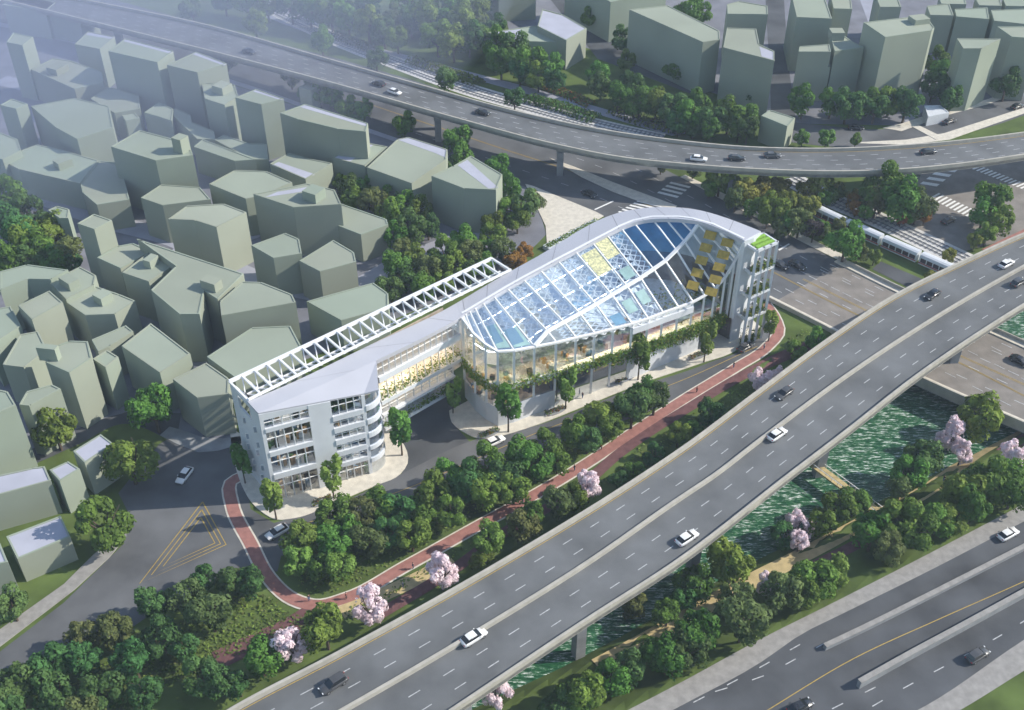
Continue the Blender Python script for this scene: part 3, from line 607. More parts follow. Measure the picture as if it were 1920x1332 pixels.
# left end wall (in shade)
ed=(L0-A0).normalized(); EL=(L0-A0).length; en=Vector((ed.y,-ed.x,0)); en=en if en.x<0 else -en
mb=MB()
def ep(t,z,o=0): return A0+ed*EL*t+Vector((0,0,z))+en*o
for t0,t1,z0,z1 in ((0,1,0,18.3),(0,.32,18.3,22.1),(.75,1,18.3,22.1),(.32,.75,21.3,22.1)):
    f=[ep(t0,z0),ep(t0,z1),ep(t1,z1),ep(t1,z0)]; k=[p-en*.4 for p in f]; mb.face(f); mb.face(k[::-1])
    for i in range(4): j=(i+1)%4; mb.face([f[j],f[i],k[i],k[j]])
ew=mb.build('end_wall',M_bwhite,BT)
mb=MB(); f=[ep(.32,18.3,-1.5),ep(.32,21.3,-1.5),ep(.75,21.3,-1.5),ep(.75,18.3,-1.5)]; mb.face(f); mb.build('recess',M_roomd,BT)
for i,(t,z) in enumerate(((.22,16),(.62,15.2),(.22,12.2),(.62,11.2),(.30,9.6),(.66,8.3),(.22,6.3),(.55,5.2),(.3,3.2),(.62,2.8))):
    mb=MB(); mb.bar(ep(t,z,.02),ep(t,z+1.6,.02),.12,1.0); w_=mb.build('window',M_steel,BT)
    mb=MB(); mb.bar(ep(t,z+.15,.06),ep(t,z+1.45,.06),.08,.75); mb.build('pane',G_win,w_)
# back wall of block and the wing, floors
bl=[beS[i] for i in range(0,26)]
mb=MB(); mb.strip([Vector((p.x,p.y,4.2)) for p in bl],[p-Vector((0,0,.9)) for p in bl]); mb.build('back_wall',M_bwhite,BT)
mb=MB(); mb.prism([L0,A0,B0,zvert(Rt_,0)+Vector((0,0,0)),zvert(beS[10],0)],17.3,17.6); 
# curved corner with balconies
cc=zvert(B0,0)-fnr*3.6; crn=[]
for k in range(13):
    a_=k/12*math.pi*.62; crn.append(cc+fnr*3.6*math.cos(a_)+fd*3.6*math.sin(a_))
mb=MB(); ins=[cc+(p-cc)*.55 for p in crn]; mb.strip([p for p in ins],[zvert(p,20.2) for p in ins]); mb.build('corner_core',M_room,BT)
for z0,z1 in ((3.2,4.2),(6.4,7.4),(9.6,10.8),(13,14.2),(16.4,17.6)):
    mb=MB(); o=[cc+(p-cc)*1.06 for p in crn]; mb.strip([zvert(p,z0) for p in o],[zvert(p,z1) for p in o]); mb.strip([zvert(p,z1) for p in o],[zvert(p,z1) for p in ins]); mb.strip([zvert(p,z0) for p in ins],[zvert(p,z0) for p in o]); mb.build('corner_balcony',M_bwhite,BT,True if False else False)
mb=MB(); mb.strip([zvert(p,0) for p in crn],[zvert(p,20.0) for p in crn]); mb.build('corner_glass',G_win,BT)
mb=MB(); mb.face([zvert(p,20.3) for p in crn]+[zvert(cc,20.3)]); mb.build('corner_roof',M_panel,BT)
# --- connecting wing
W0=zvert(Rt_,0); W1=zvert(at(861,598,21),0); wd_=(W1-W0).normalized(); WL=(W1-W0).length; wn=Vector((wd_.y,-wd_.x,0))
def wp(t,z,o=0): return W0+wd_*WL*t+Vector((0,0,z))+wn*o
def wbox(name,z0,z1,o0,o1,m,t0=0,t1=1,par=None):
    mb=MB(); mb.prism([wp(t0,0,o0),wp(t1,0,o0),wp(t1,0,o1),wp(t0,0,o1)],z0,z1,True); return mb.build(name,m,par or BT)
wbox('floor_slab',16.0,17.3,-5,.35,M_bwhite); wbox('floor_slab',10.4,11.3,-5,.5,M_bwhite); wbox('floor_slab',3.9,4.6,-6,.9,M_bwhite,0,.86); wbox('floor_slab',7.2,7.8,-5,.6,M_bwhite,0,.9)
wbox('inner_wall',4.6,21,-5.2,-5,M_room)
def wwin(z0,z1,o,n,t1=1):
    mb=MB(); mb.face([wp(0,z0,o),wp(t1,z0,o),wp(t1,z1,o),wp(0,z1,o)]); g=mb.build('window',G_win,BT); mm=MB()
    for k in range(n+1): mm.bar(wp(t1*k/n,z0,o+.06),wp(t1*k/n,z1,o+.06),.2,.2)
    mm.bar(wp(0,(z0+z1)/2,o+.06),wp(t1,(z0+z1)/2,o+.06),.14,.14); mm.build('mullions',M_steel,g)
wwin(17.3,20.9,-.3,14); wwin(7.8,10.4,-.2,9,.9)
mm=MB()
for k in range(12): mm.bar(wp(k/11,11.3,.2),wp(k/11,16,-.2),.18,.18)
mm.build('columns',M_steel,BT)
mb=MB(); wl=wp(.55,4.25,0)
wbox('glow_ceiling',15.9,15.98,-4.5,-.5,mat('added_warm_glow',(1,.72,.42),.5,0,1,emit=1.))  # added emitter, imitates the warm glow around the wing
wbox('ceiling_lamp',20.2,20.35,-2.6,-1.4,MATS['added_warm_glow']); wbox('ceiling_lamp',10.1,10.2,-2.6,-1.6,MATS['added_warm_glow'],0,.9)  # invented strips, added for the same warm glow
MATS['added_warm_glow'].node_tree.nodes['Principled BSDF'].inputs['Emission Strength'].default_value=3.
# --- right block : facade columns defined by the glass eave
PT=[(866,591),(872,588),(880,583),(890,577),(905,568),(925,556),(950,541),(980,524),(1012,507),(1045,489),(1078,472),(1110,455),(1137,441),(1163,427),(1187,417),(1222,410),(1247,410),(1272,410),(1297,413),(1337,424),(1394,451)]
PB=[(867,597),(888,626),(910,646),(933,660),(964,658),(1002,651),(1043,643),(1080,634),(1115,626),(1150,617),(1185,608),(1215,598),(1243,587),(1272,577),(1299,567),(1321,555),(1341,542),(1360,520),(1377,492),(1388,470),(1395,454)]
zb=[20.8,20.4,20.0,19.6,19.0,18.0,17.4,16.8,16.2,15.7,15.3,15.1,14.9,14.7,14.6,14.9,15.6,17.6,21,24.2,26.6]
zslab=[10,10,10,10,9.8,9.4,8.9,8.6,8.3,8.1,7.9,7.7,7.5,7.3,7.1,6.9,6.7,6.5,6.4,6.3,6.2]
pt=[at(x,y,zr(x)-.5) for x,y in PT]; pb=[at(x,y,z) for (x,y),z in zip(PB,zb)]; N=len(pt)
base=[zvert(p,0) for p in pb]
# straighten the base line of the last columns towards the fin
fin0=zvert(at(1396,452,27),0)
def bl_(z,o=0,i0=0,i1=None,zs=None):
    i1=N if i1 is None else i1; L=[Vector((base[i].x,base[i].y,(zs[i] if zs else z))) for i in range(i0,i1)]
    return offs(L,-o) if o else L
def wallband(name,m,z0,z1,i0=0,i1=None,o=0,par=None,th=.3):
    i1=N if i1 is None else i1; a=bl_(0,o,i0,i1); Z=lambda z,i:(z[i] if hasattr(z,'__len__') else z)
    lo=[zvert(p,Z(z0,i0+k)) for k,p in enumerate(a)]; hi=[zvert(p,Z(z1,i0+k)) for k,p in enumerate(a)]
    mb=MB(); mb.strip(lo,hi); inn=offs(a,th); li=[zvert(p,q.z) for p,q in zip(inn,lo)]; hi2=[zvert(p,q.z) for p,q in zip(inn,hi)]
    mb.strip(hi2,li) if False else mb.strip(li,lo); mb.strip(hi,hi2); mb.strip(hi2,li); mb.face([lo[0],hi[0],hi2[0],li[0]]); mb.face([lo[-1],li[-1],hi2[-1],hi[-1]])
    return mb.build(name,m,par or BT)
zs1=[z for z in zslab]; 
wallband('base_wall',M_bwhite,-.1,5.0,0,7); wallband('base_wall',M_bwhite,-.1,[z-.3 for z in zs1],10,16)
wallband('floor_slab',M_bwhite,[z-.3 for z in zs1],[z+.25 for z in zs1],0,18,.25,None,3.2)
wallband('planter',M_bwhite,[z+.25 for z in zs1],[z+.9 for z in zs1],0,18,.3,None,.3)
wallband('balcony_wall',M_bwhite,[z-2.4 for z in zb],[z-.9 for z in zb],10,15,.55,None,.5)
def glz(name,z0,z1,i0,i1,m,sub=1,o=0):
    Z=lambda z,i:(z[i] if hasattr(z,'__len__') else z); L=bl_(0,o,i0,i1)
    mb=MB(); mb.strip([zvert(p,Z(z0,i0+k)) for k,p in enumerate(L)],[zvert(p,Z(z1,i0+k)) for k,p in enumerate(L)]); g=mb.build(name,m,BT); mm=MB()
    for k,p in enumerate(L): mm.bar(zvert(p,Z(z0,i0+k)),zvert(p,Z(z1,i0+k)),.42,.42)
    mm.build('mullions',M_steel,g); return g
glz('window',5.0,[z-.3 for z in zs1],0,7,G_win); glz('window',0,[z-.3 for z in zs1],6,11,G_win,1,-.25)
glz('window',[z+.25 for z in zs1],[z for z in zb],0,N,G_clear)
# garage opening at the right end
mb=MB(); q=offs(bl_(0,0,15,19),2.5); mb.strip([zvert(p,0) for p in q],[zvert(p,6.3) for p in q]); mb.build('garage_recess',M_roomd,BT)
# floors inside
back=[zvert(p,0) for p in pt]
for zf,m in ((5.0,M_room),(10.0,mat('white_floor',(.66,.70,.76),.5,.2,.5)),(14.2,mat('terrace_floor',(.40,.38,.33),.8,.25,.4))):
    mb=MB(); L=[zvert(p,zf) for p in offs(base,.6)][:18]; Kk=[zvert(p,zf) for p in back][:18]
    if zf>14: L,Kk=L[:10],Kk[:10]
    mb.strip(L,Kk); mb.build('floor',m,BT)
for zl,i1 in ((9.25,17),(13.9,9)):
    LL=[zvert(p,zl) for p in offs(base,2.2)][:i1]
    mb=MB()
    for a,b in zip(LL[:-1],LL[1:]): mb.bar(a,b,.5,.12)
    mb.build('ceiling_lamp',mat('ceiling_light',(1,.74,.45),.5,0,1,emit=14.),BT)
# back wall under the ribbon, and front-inner wall
ri=[i for i in range(NF) if i>=24]
mb=MB(); mb.strip([zvert(beS[i],0) for i in ri],[beS[i]-Vector((0,0,.9)) for i in ri]); mb.build('back_wall',M_bwhite,BT)
mb=MB(); mb.strip([zvert(p,0) for p in back[4:14]],[p for p in pt[4:14]]); mb.build('inner_wall',mat('inner_blue_wall',(.52,.58,.68),.7,.35,.35),BT)
mb=MB(); mb.strip([zvert(p,0) for p in back[13:]],[zvert(p,17.5) for p in pt[13:]]); mb.build('inner_wall',mat('inner_brown_wall',(.15,.135,.13),.7,.4,.35),BT)
mb=MB(); mb.strip([zvert(p,17.5) for p in back[13:]],[p for p in pt[13:]]); mb.build('inner_wall',mat('inner_pale_wall',(.50,.53,.56),.7,.2,.35),BT)
# --- glass roof
ridge_px=[(999,641),(1100,589),(1203,529),(1248,498),(1279,467),(1300,440),(1314,416)]; ridge_z=[18.1,20.2,22.4,23.8,25.0,26.2,27.2]
def ruled(name,m,idx,t0f,t1f,lift=0):
    mb=MB(); 
    A=[pt[i].lerp(pb[i],t0f(i)) for i in idx]; Bq=[pt[i].lerp(pb[i],t1f(i)) for i in idx]; mb.strip(Bq,A); return mb.build(name,m,BT)
# fraction along each ruling where the ridge crosses (in photo space)
def cross_t(i):
    x0,y0=PT[i];x1,y1=PB[i]
    for (a,b),(c,d) in zip(ridge_px[:-1],ridge_px[1:]):
        den=(x1-x0)*(d-b)-(y1-y0)*(c-a)
        if abs(den)<1e-9: continue
        t=((a-x0)*(d-b)-(b-y0)*(c-a))/den; s=((a-x0)*(y1-y0)-(b-y0)*(x1-x0))/den
        if 0<=t<=1 and -1e-6<=s<=1+1e-6: return t
    return 1.0 if i<6 else 0.0
ct=[cross_t(i) for i in range(N)]
hl=[math.sin(math.pi*min(1,max(0,c_)))*.9 for c_ in ct]
rp=[pt[i].lerp(pb[i],ct[i])+Vector((0,0,hl[i])) for i in range(N)]
k_deep=13
def face_strip(name,m,A,Bq): mb=MB(); mb.strip(Bq,A); return mb.build(name,m,BT)
g1=face_strip('roof_glass',G_roof,pt[:k_deep+1],rp[:k_deep+1]); g2=face_strip('roof_glass',G_deep,pt[k_deep:19],rp[k_deep:19])
g3=face_strip('roof_glass',G_roof,rp[5:13],pb[5:13]); g4=face_strip('roof_glass',G_clear,rp[12:],pb[12:])
mb=MB()
for i in range(1,N-1): 
    mb.bar(pt[i]+Vector((0,0,.1)),rp[i]+Vector((0,0,.1)),.26,.3)
    if ct[i]<.98: mb.bar(rp[i]+Vector((0,0,.1)),pb[i]+Vector((0,0,.1)),.3,.35)
mb.build('roof_ribs',M_steel,BT)
mb=MB()
for a,b in zip(rp[5:18],rp[6:19]): mb.bar(a+Vector((0,0,.25)),b+Vector((0,0,.25)),.7,.5)
mb.build('ridge_beam',M_steel,BT)
mb=MB()
for a,b in zip(pb[:-1],pb[1:]): mb.bar(a+Vector((0,0,.05)),b+Vector((0,0,.05)),.5,.4)
mb.build('eave_beam',M_steel,BT)
mb=MB()
for a,b in zip(pt[:-1],pt[1:]): mb.bar(a+Vector((0,0,.3)),b+Vector((0,0,.3)),.5,.6)
mb.build('upper_beam',M_steel,BT)
# space frame lattice below the left glass
mb=MB()
def gp(i,f,dz=-.6):
    i=min(max(i,0),N-1.001); a=int(i); r=i-a
    A=pt[a].lerp(pt[a+1],r); Bq=rp[a].lerp(rp[a+1],r); return A.lerp(Bq,f)+Vector((0,0,dz))
for i in np.arange(1,12.6,.5):
    for f in np.arange(0,1,.125):
        if rg.random()<.5:
            pb_=[gp(i,f,-.75),gp(i+.5,f,-.75),gp(i+.5,f+.125,-.75)]; mb.face(pb_)
        mb.bar(gp(i,f),gp(i+.5,f+.125),.19,.19); mb.bar(gp(i+.5,f),gp(i,f+.125),.19,.19); mb.bar(gp(i,f),gp(i,f+.125),.12,.12)
for i in np.arange(6.5,12,.5):
    for f in np.arange(.05,.95,.2):
        def g2(i_,f_):
            a=int(i_); r=i_-a; return rp[a].lerp(rp[a+1],r).lerp(pb[a].lerp(pb[a+1],r),f_)+Vector((0,0,-.6))
        mb.bar(g2(i,f),g2(i+.5,f+.2),.17,.17); mb.bar(g2(i+.5,f),g2(i,f+.2),.17,.17)
        if rg.random()<.3: mb.face([g2(i,f),g2(i+.5,f),g2(i+.5,f+.2)])
mb.build('space_frame',M_steel,BT)
for f in (.10,.42,.74):  # added glowing tubes, only there to brighten the interior under the glass roof
    mb=MB()
    for i in np.arange(1.2,12,.4): mb.bar(gp(i,f,-3.2),gp(i+.4,f,-3.2),.17,.12)
    mb.build('added_fill_tube',mat('dome_fill_light',(.92,.96,1),.5,0,1,emit=9.),BT)
# coloured glass panels
def gpan(i0,i1,f0,f1,m,fn=gp):
    mb=MB(); q=[fn(i0,f0,.07),fn(i0,f1,.07),fn(i1,f1,.07),fn(i1,f0,.07)]; mb.face(q); return mb
Yp=mat('pale_yellow_panel',(.52,.55,.38),.35,.4,2.2,.5,col2=(.60,.58,.32)); Gp=mat('green_panel',(.27,.42,.42),.25,.15,.6,.6); Bp=mat('blue_panel',(.14,.28,.42),.15,.15,.5,.6)
def gp2(i,f,dz=0):
    a=int(i); r=i-a; A=rp[a].lerp(rp[min(a+1,N-1)],r); Bq=pb[a].lerp(pb[min(a+1,N-1)],r); return A.lerp(Bq,f)+Vector((0,0,dz))
gpan(10.1,10.95,.12,.6,Yp).build('yellow_panel',Yp,BT); gpan(11.1,12.0,.02,.42,Yp).build('yellow_panel',Yp,BT)
for i0,i1,f0,f1,fn in ((3.1,3.9,.45,.93,gp),(4.1,4.9,.6,.95,gp),(11.2,11.9,.68,.9,gp),(10.2,10.8,.3,.7,gp2),(11.2,11.8,.25,.62,gp2)): gpan(i0,i1,f0,f1,Gp,fn).build('green_panel',Gp,BT)
for i0,i1,f0,f1,fn in ((9.2,9.8,.55,.92,gp2),): gpan(i0,i1,f0,f1,Bp,fn).build('blue_panel',Bp,BT)
# yellow screens and planting inside the clear part
Ym=mat('yellow_screen',(.42,.30,.06),.6,.2,1.5)
for (xa,ya),(xb,yb) in (((1334,434),(1302,528)),((1366,448),(1336,540))):
    for k in range(5):
        f=k/4; c_=at(xa+(xb-xa)*f,ya+(yb-ya)*f,25.7-7.4*f); f2=f+.2; c2=at(xa+(xb-xa)*f2,ya+(yb-ya)*f2,25.7-7.4*f2); mb=MB(); mb.bar(c_,c_.lerp(c2,.8),2.5,.14); mb.build('yellow_screen',Ym,BT)
def leafcloud(name,fn,n,sz,mats,par,seed=1):
    r=random.Random(seed); mb=MB()
    for k in range(n):
        p=fn(r); mb.mi=r.choice(range(len(mats))); nn=Vector((r.gauss(0,.7),r.gauss(-.2,.6),r.gauss(.6,.5))).normalized(); mb.leaf(p,nn,sz*r.uniform(.6,1.4),r)
    o=mb.build(name,mats,par); return o
Lm=[M_leaf[0],M_leaf[5],M_leaf[2],M_leaf[3]]
bo=offs(base,-.55)
def planter_pt(r):
    i=r.uniform(0,17) if r.random()<.55 else r.uniform(8,17.8); a=int(i); f=i-a; p=bo[a].lerp(bo[a+1],f); z=zslab[a]+.9; hang=1.5+ (2.2 if i>9 else .4)*r.random()
    return Vector((p.x+r.gauss(0,.28),p.y+r.gauss(0,.28),z+r.uniform(-hang,.55)))
leafcloud('hanging_greenery',planter_pt,6500,.27,[M_leaf[5],M_leaf[5],M_leaf[0],M_leaf[2]],BT,4)
def wing_pt(r):
    t=r.random(); return wp(t,11.3+abs(r.gauss(0,1.3)),r.uniform(-1.2,.5)) if r.random()<.6 else wp(t*.86,4.6+abs(r.gauss(0,.9)),r.uniform(.1,.9))
leafcloud('terrace_greenery',wing_pt,1500,.22,[M_leaf[0],M_leaf[5],M_leaf[3]],BT,5)
def ins_pt(r):
    i=r.uniform(13,18); a=int(i); p=pb[a].lerp(pt[a],r.uniform(.12,.5)); return Vector((p.x,p.y,7+abs(r.gauss(0,3))))
leafcloud('indoor_planting',ins_pt,1100,.38,[M_leaf[0],M_leaf[3],M_leaf[2]],BT,6)
mb=MB()
for k in range(120):
    i=rg.uniform(1,14); a=int(i); p=pb[a].lerp(pt[a],rg.uniform(.06,.25)); zf=rg.choice([5.0,10.0]); mb.mi=rg.choice([0,0,1,2,2,3]); hh=rg.uniform(.5,1.6); mb.box((p.x,p.y,zf+hh/2),(rg.uniform(.5,1.8),rg.uniform(.4,1),hh),rg.random()*3)
for k in range(60):
    i=rg.uniform(10.5,13.5); a=int(i); p=pb[a].lerp(pt[a],rg.uniform(.05,.35)); mb.mi=rg.choice([0,1,2,2]); mb.box((p.x,p.y,10.5+.4),(rg.uniform(.4,1.1),rg.uniform(.4,.8),.9),rg.random()*3)
mb.build('interior_furniture',fm,BT)
# nose side wall seen in shade below the wing end
# --- end fin
f0=zvert(at(1396,452,27),0); f1=zvert(at(1414,446,27),0); be_e=zvert(beS[-1],0)
ddir=(be_e-f1).normalized()
mb=MB(); mb.prism([f0,f1,be_e,zvert(beS[-4],0).lerp(be_e,.6)],-.1,26.9,True); mb.build('end_fin',M_bwhite,BT)
# --- planted tower frame
t0=zvert(at(1420,469,25.8),0); t1=zvert(at(1458,453,25.8),0); td=(t1-t0).normalized(); TL=(t1-t0).length; tn=Vector((td.y,-td.x,0)); tdp=4.2
mb=MB()
for k in range(4):
    for o in (0,-tdp):
        b_=t0+td*TL*k/3+tn*o; mb.bar(b_-Vector((0,0,.1)),b_+Vector((0,0,25.8)),.5,.5)
for z in (7.5,13.5,19.5,25.5):
    for o in (0,-tdp): mb.bar(t0+tn*o+Vector((0,0,z)),t1+tn*o+Vector((0,0,z)),.5,.6)
    for k in (0,3): b_=t0+td*TL*k/3+Vector((0,0,z)); mb.bar(b_,b_-tn*tdp,.4,.6)
tw=mb.build('planted_frame',M_bwhite,BT)
for z in (7.2,13.2,19.2,25.3): mb=MB(); mb.prism([t0,t1,t1-tn*tdp,t0-tn*tdp],z,z+.2,True); mb.build('frame_floor',M_concd,BT)
for k in range(3):
    b_=t0-tn*(.8+1.25*k)+Vector((0,0,25.75)); mb=MB(); mb.bar(b_+td*.5,b_+td*(TL-.5),.7,.5); mb.build('roof_planter',mat('lime_planting',(.22,.42,.06),.8,.3,3),BT)
def tow_pt(r):
    z=r.choice([.2,7.6,13.6,19.6])+abs(r.gauss(0,1.1)); p=t0+td*TL*r.random()-tn*r.uniform(-.2,1.4); return Vector((p.x,p.y,z))
leafcloud('frame_planting',tow_pt,1700,.28,[M_leaf[2],M_leaf[3],M_leaf[0],M_leaf[5]],BT,7)
# --- roof pergola
po=[at(x,y,22.5) for x,y in ((430,716),(922,485))]; pi_=[at(x,y,22.5) for x,y in ((466,752),(958,508))]
po[1]=at(922,485,22.2); 
PG=MB(); PG.bar(po[0],po[1],.55,.6); PG.bar(pi_[0]+Vector((0,0,.3)),pi_[1]+Vector((0,0,.3)),.4,.4); lo_=Vector((0,0,-1.9))
pm=[a.lerp(b,.45)+lo_ for a,b in zip(po,pi_)]; PG.bar(pm[0],pm[1],.3,.3)
pg=PG.build('roof_pergola',M_steel,BT)
n=24
for k in range(n+1):
    a=po[0].lerp(po[1],k/n); b=pi_[0].lerp(pi_[1],k/n); mb=MB(); mb.bar(a,b,.38,.4); mb.build('beam',M_steel,pg)
    if k<n:
        c_=pm[0].lerp(pm[1],(k+.5)/n); a2=po[0].lerp(po[1],(k+1)/n); b2=pi_[0].lerp(pi_[1],(k+1)/n); mb=MB()
        for q in (a,b,a2,b2): mb.bar(q,c_,.22,.22)
        mb.build('brace',M_steel,pg)
# low green-edged wall behind the ribbon
mb=MB(); a,b=at(1024,470),at(1120,420); T=thing('planter_wall','white planter wall with a strip of green hedge behind the ribbon roof','planter',a); mb.bar(a+Vector((0,0,.5)),b+Vector((0,0,.5)),2.4,1.0); mb.build('wall',M_bwhite,T)
leafcloud('hedge',lambda r:a.lerp(b,r.random())+Vector((r.gauss(0,.5),r.gauss(0,.5),1.0+r.random()*.5)),500,.25,[M_leaf[0],M_leaf[5]],T,8)
#PART3
# ================================================================ TREES
def crown_mesh(name,seed,n,leafsz,m,rx=1.,rz=1.,cz=1.32,lobes=20,lob=(.22,.42)):
    r=random.Random(seed); L=[(Vector((0,0,.05)),.58)]
    for k in range(lobes):
        while True:
            p=Vector((r.uniform(-1,1),r.uniform(-1,1),r.uniform(-.8,1)))
            if .35<p.length<.82: break
        L.append((p,r.uniform(*lob)))
    mb=MB(); c=0
    while c<n:
        ce,ra=r.choice(L[1:] if r.random()<.85 else L); d=Vector((r.gauss(0,1),r.gauss(0,1),r.gauss(.25,1))).normalized(); p=ce+d*ra*r.uniform(.62,1.14)
        if any((p-c2).length<r2*.78 for c2,r2 in L): continue
        if p.z<-.75: continue
        nn=(d+Vector((r.gauss(0,.42),r.gauss(0,.42),r.gauss(.15,.42)))).normalized()
        mb.leaf(Vector((p.x*rx,p.y*rx,p.z*rz+cz)),nn,leafsz*r.uniform(.65,1.35),r); c+=1
    return mb.mesh(name,m)
def trunk_mesh(name,seed,h,rad=.085,spread=.45):
    r=random.Random(seed); mb=MB()
    def limb(p,q,r0,r1,k=6):
        d=(q-p).normalized(); a=d.orthogonal().normalized(); b=d.cross(a); n=len(mb.v)
        for c_,rr in ((p,r0),(q,r1)):
            for i in range(k): t=i/k*2*math.pi; mb.v.append(tuple(c_+a*rr*math.cos(t)+b*rr*math.sin(t)))
        for i in range(k): j=(i+1)%k; mb.f.append((n+i,n+j,n+k+j,n+k+i)); mb.m.append(0)
    top=Vector((0,0,h)); limb(Vector((0,0,-.15)),top,rad,rad*.65)
    for k in range(5):
        t=k/5*6.28+r.random(); e_=Vector((math.cos(t)*spread,math.sin(t)*spread,h+r.uniform(.35,.75))); limb(top-Vector((0,0,r.uniform(0,.25))),e_,rad*.55,rad*.2)
        limb(e_,e_+Vector((r.gauss(0,.2),r.gauss(0,.2),.3)),rad*.22,rad*.08)
    return mb.mesh(name,M_bark)
CM={}; 
def protos(k,m,ls=.088,n=2300,nvar=3,**kw): CM[k]=[(crown_mesh('crown',100*i+hash(k)%7+ord(k[0]),n,ls,m,**kw),trunk_mesh('trunk',i,.75)) for i in range(nvar)]
random.seed(11)
protos('g',M_leaf[0]); protos('d',M_leaf[1]); protos('y',M_leaf[2],nvar=2); protos('o',M_leaf[4],nvar=1); protos('l',M_leaf[5],nvar=2); protos('v',M_leaf[3],nvar=2); protos('u',M_leaf[7],nvar=1)
protos('p',M_leaf[6],ls=.085,n=2300,nvar=3,rx=.95,rz=1.08,lobes=30,lob=(.15,.27))
CM['s']=[(crown_mesh('crown',700+i,900,.11,M_leaf[5] if i else M_leaf[0],.55,1.15,1.75,11,(.26,.42)),trunk_mesh('trunk',20+i,1.0,.05,.25)) for i in range(2)]
KN={'g':'green','d':'dark green','y':'yellow-green','o':'rust-orange','l':'bright green','v':'olive','u':'dark plum','p':'pink blossom','s':'slender young'}
PROTO={}
rt=random.Random(9)
def tree(kind,px,py,rpx,label,group,ctr=True):
    var=rt.randrange(len(CM[kind])); key=(kind,var)
    s=rpx/scl(py)
    p=atg(px,py,s*1.3*.95 if kind!='s' else s*1.6)
    s=(1.14 if kind!='s' else .92)*rpx/(F/math.dist((p.x,p.y,p.z+s),(0,0,H)))*1.0
    p=atg(px,py,s*1.32 if kind!='s' else s*1.6)
    zs_=s*rt.uniform(.92,1.1); sc=(s*rt.uniform(.95,1.06),s*rt.uniform(.95,1.06),zs_); rz=rt.random()*6.28
    nm='shrub' if rpx<13 else ('cherry_tree' if kind=='p' else 'tree')
    if key not in PROTO:
        T=thing(nm,label,'shrub' if nm=='shrub' else 'tree',p,rz,group,sc)
        for me in CM[kind][var]:
            o=bpy.data.objects.new(me.name.split('.')[0],me); C.objects.link(o); o.parent=T
        PROTO[key]=T
    else:
        T=dup(PROTO[key],p,rz,sc,label,group); T.name=nm; T['category']='shrub' if nm=='shrub' else 'tree'
def grove(where,group,items,dy=0):
    items=[(i_[0],i_[1]+dy)+tuple(i_[2:]) for i_ in items]
    out={}
    for it in items: out.setdefault(it[3] if len(it)>3 else 'g',[]).append(it)
    for k,L in out.items():
        L.sort(key=lambda t:t[0])
        for i,it in enumerate(L):
            w_='tree' if it[2]>=13 else 'shrub'
            lab=f"{KN[k]} {w_}, {ordn(i)} {where}" if len(L)>1 else f"the only {KN[k]} {w_} {where}"
            tree(k,it[0],it[1],it[2]*(.9 if 'thicket' in where else 1),lab,group)
grove('from left in the belt between service road and red path','trees of the park belt',[
 (567,1012,31,'l'),(560,1052,27,'l'),(598,1060,24,'g'),(625,965,33,'g'),(622,1020,33,'g'),(640,1062,26,'l'),(682,962,31,'v'),(690,1012,30,'v'),(715,950,29,'g'),(728,998,27,'d'),(752,952,31,'d'),(772,1003,30,'g'),(660,1000,24,'g'),
 (790,962,28,'g'),(812,925,37,'g'),(838,900,33,'g'),(848,958,27,'g'),(872,900,36,'d'),(905,925,30,'g'),(912,872,34,'g'),(945,890,32,'d'),(962,915,28,'g'),(972,852,30,'g'),(1002,865,31,'g'),(1022,838,29,'g'),(1045,862,24,'g'),(1076,810,28,'g'),(1102,822,26,'d'),(1126,776,32,'g'),(1141,802,24,'g'),(1186,768,32,'d'),(1204,742,28,'g'),(1228,746,29,'d')])
grove('from left between red path and near highway','trees between the red path and the highway',[
 (915,1015,28,'l'),(978,985,30,'v'),(1000,970,24,'g'),(1046,945,27,'v'),(1076,932,26,'g'),(610,1180,38,'g'),(488,1235,33,'g'),(1190,880,19,'g'),(1228,855,20,'d'),(1272,815,21,'g'),(1332,775,23,'d'),(1300,800,16,'g'),(1492,655,17,'g'),(1530,640,18,'g'),(905,1050,22,'g'),(1160,898,17,'d')])
grove('from left along the near highway edge','cherry trees in blossom beside the near highway',[(545,1205,35,'p'),(690,1135,35,'p'),(828,1070,35,'p'),(1105,910,29,'p'),(1430,712,25,'p'),(1466,706,16,'p')])
grove('from left in the lower left thicket','trees of the lower left thicket',[
 (380,1085,26,'d'),(436,1085,31,'d'),(474,1092,28,'d'),(280,1135,31,'d'),(345,1122,32,'v'),(395,1150,37,'v'),(302,1190,35,'d'),(155,1192,28,'v'),(212,1182,34,'v'),(92,1242,37,'d'),(150,1240,34,'d'),(250,1240,35,'d'),(32,1290,38,'d'),(100,1298,38,'d'),(190,1292,36,'d'),(380,1265,35,'d'),(412,1278,31,'d'),(270,1300,34,'d'),(448,1285,24,'d'),(20,1340,40,'d'),(150,1345,36,'v'),(345,1215,28,'d')])
grove('from left beside the lower left plaza','single trees round the lower left plaza',[(242,863,39),(192,980,42),(100,800,37),(287,767,37),(20,1135,28,'d'),(432,772,16)])
grove('from left in the wood at the left edge','trees of the wood at the left edge',[(18,372,29),(58,402,29,'d'),(100,430,29),(30,432,31,'d'),(75,462,29),(125,470,27,'v'),(18,482,28),(60,485,26,'d'),(98,490,25),(5,410,28,'d'),(45,450,26),(135,492,18,'d')])
grove('from left in the copse behind the corner house','trees behind the corner house',[(655,355,22,'d'),(685,348,20),(700,377,25,'v'),(735,367,22),(760,388,25),(788,395,25),(742,402,25),(775,427,27,'d'),(745,442,23),(802,422,22,'d'),(665,378,20),(720,395,20),(755,470,20,'v'),(640,345,15)])
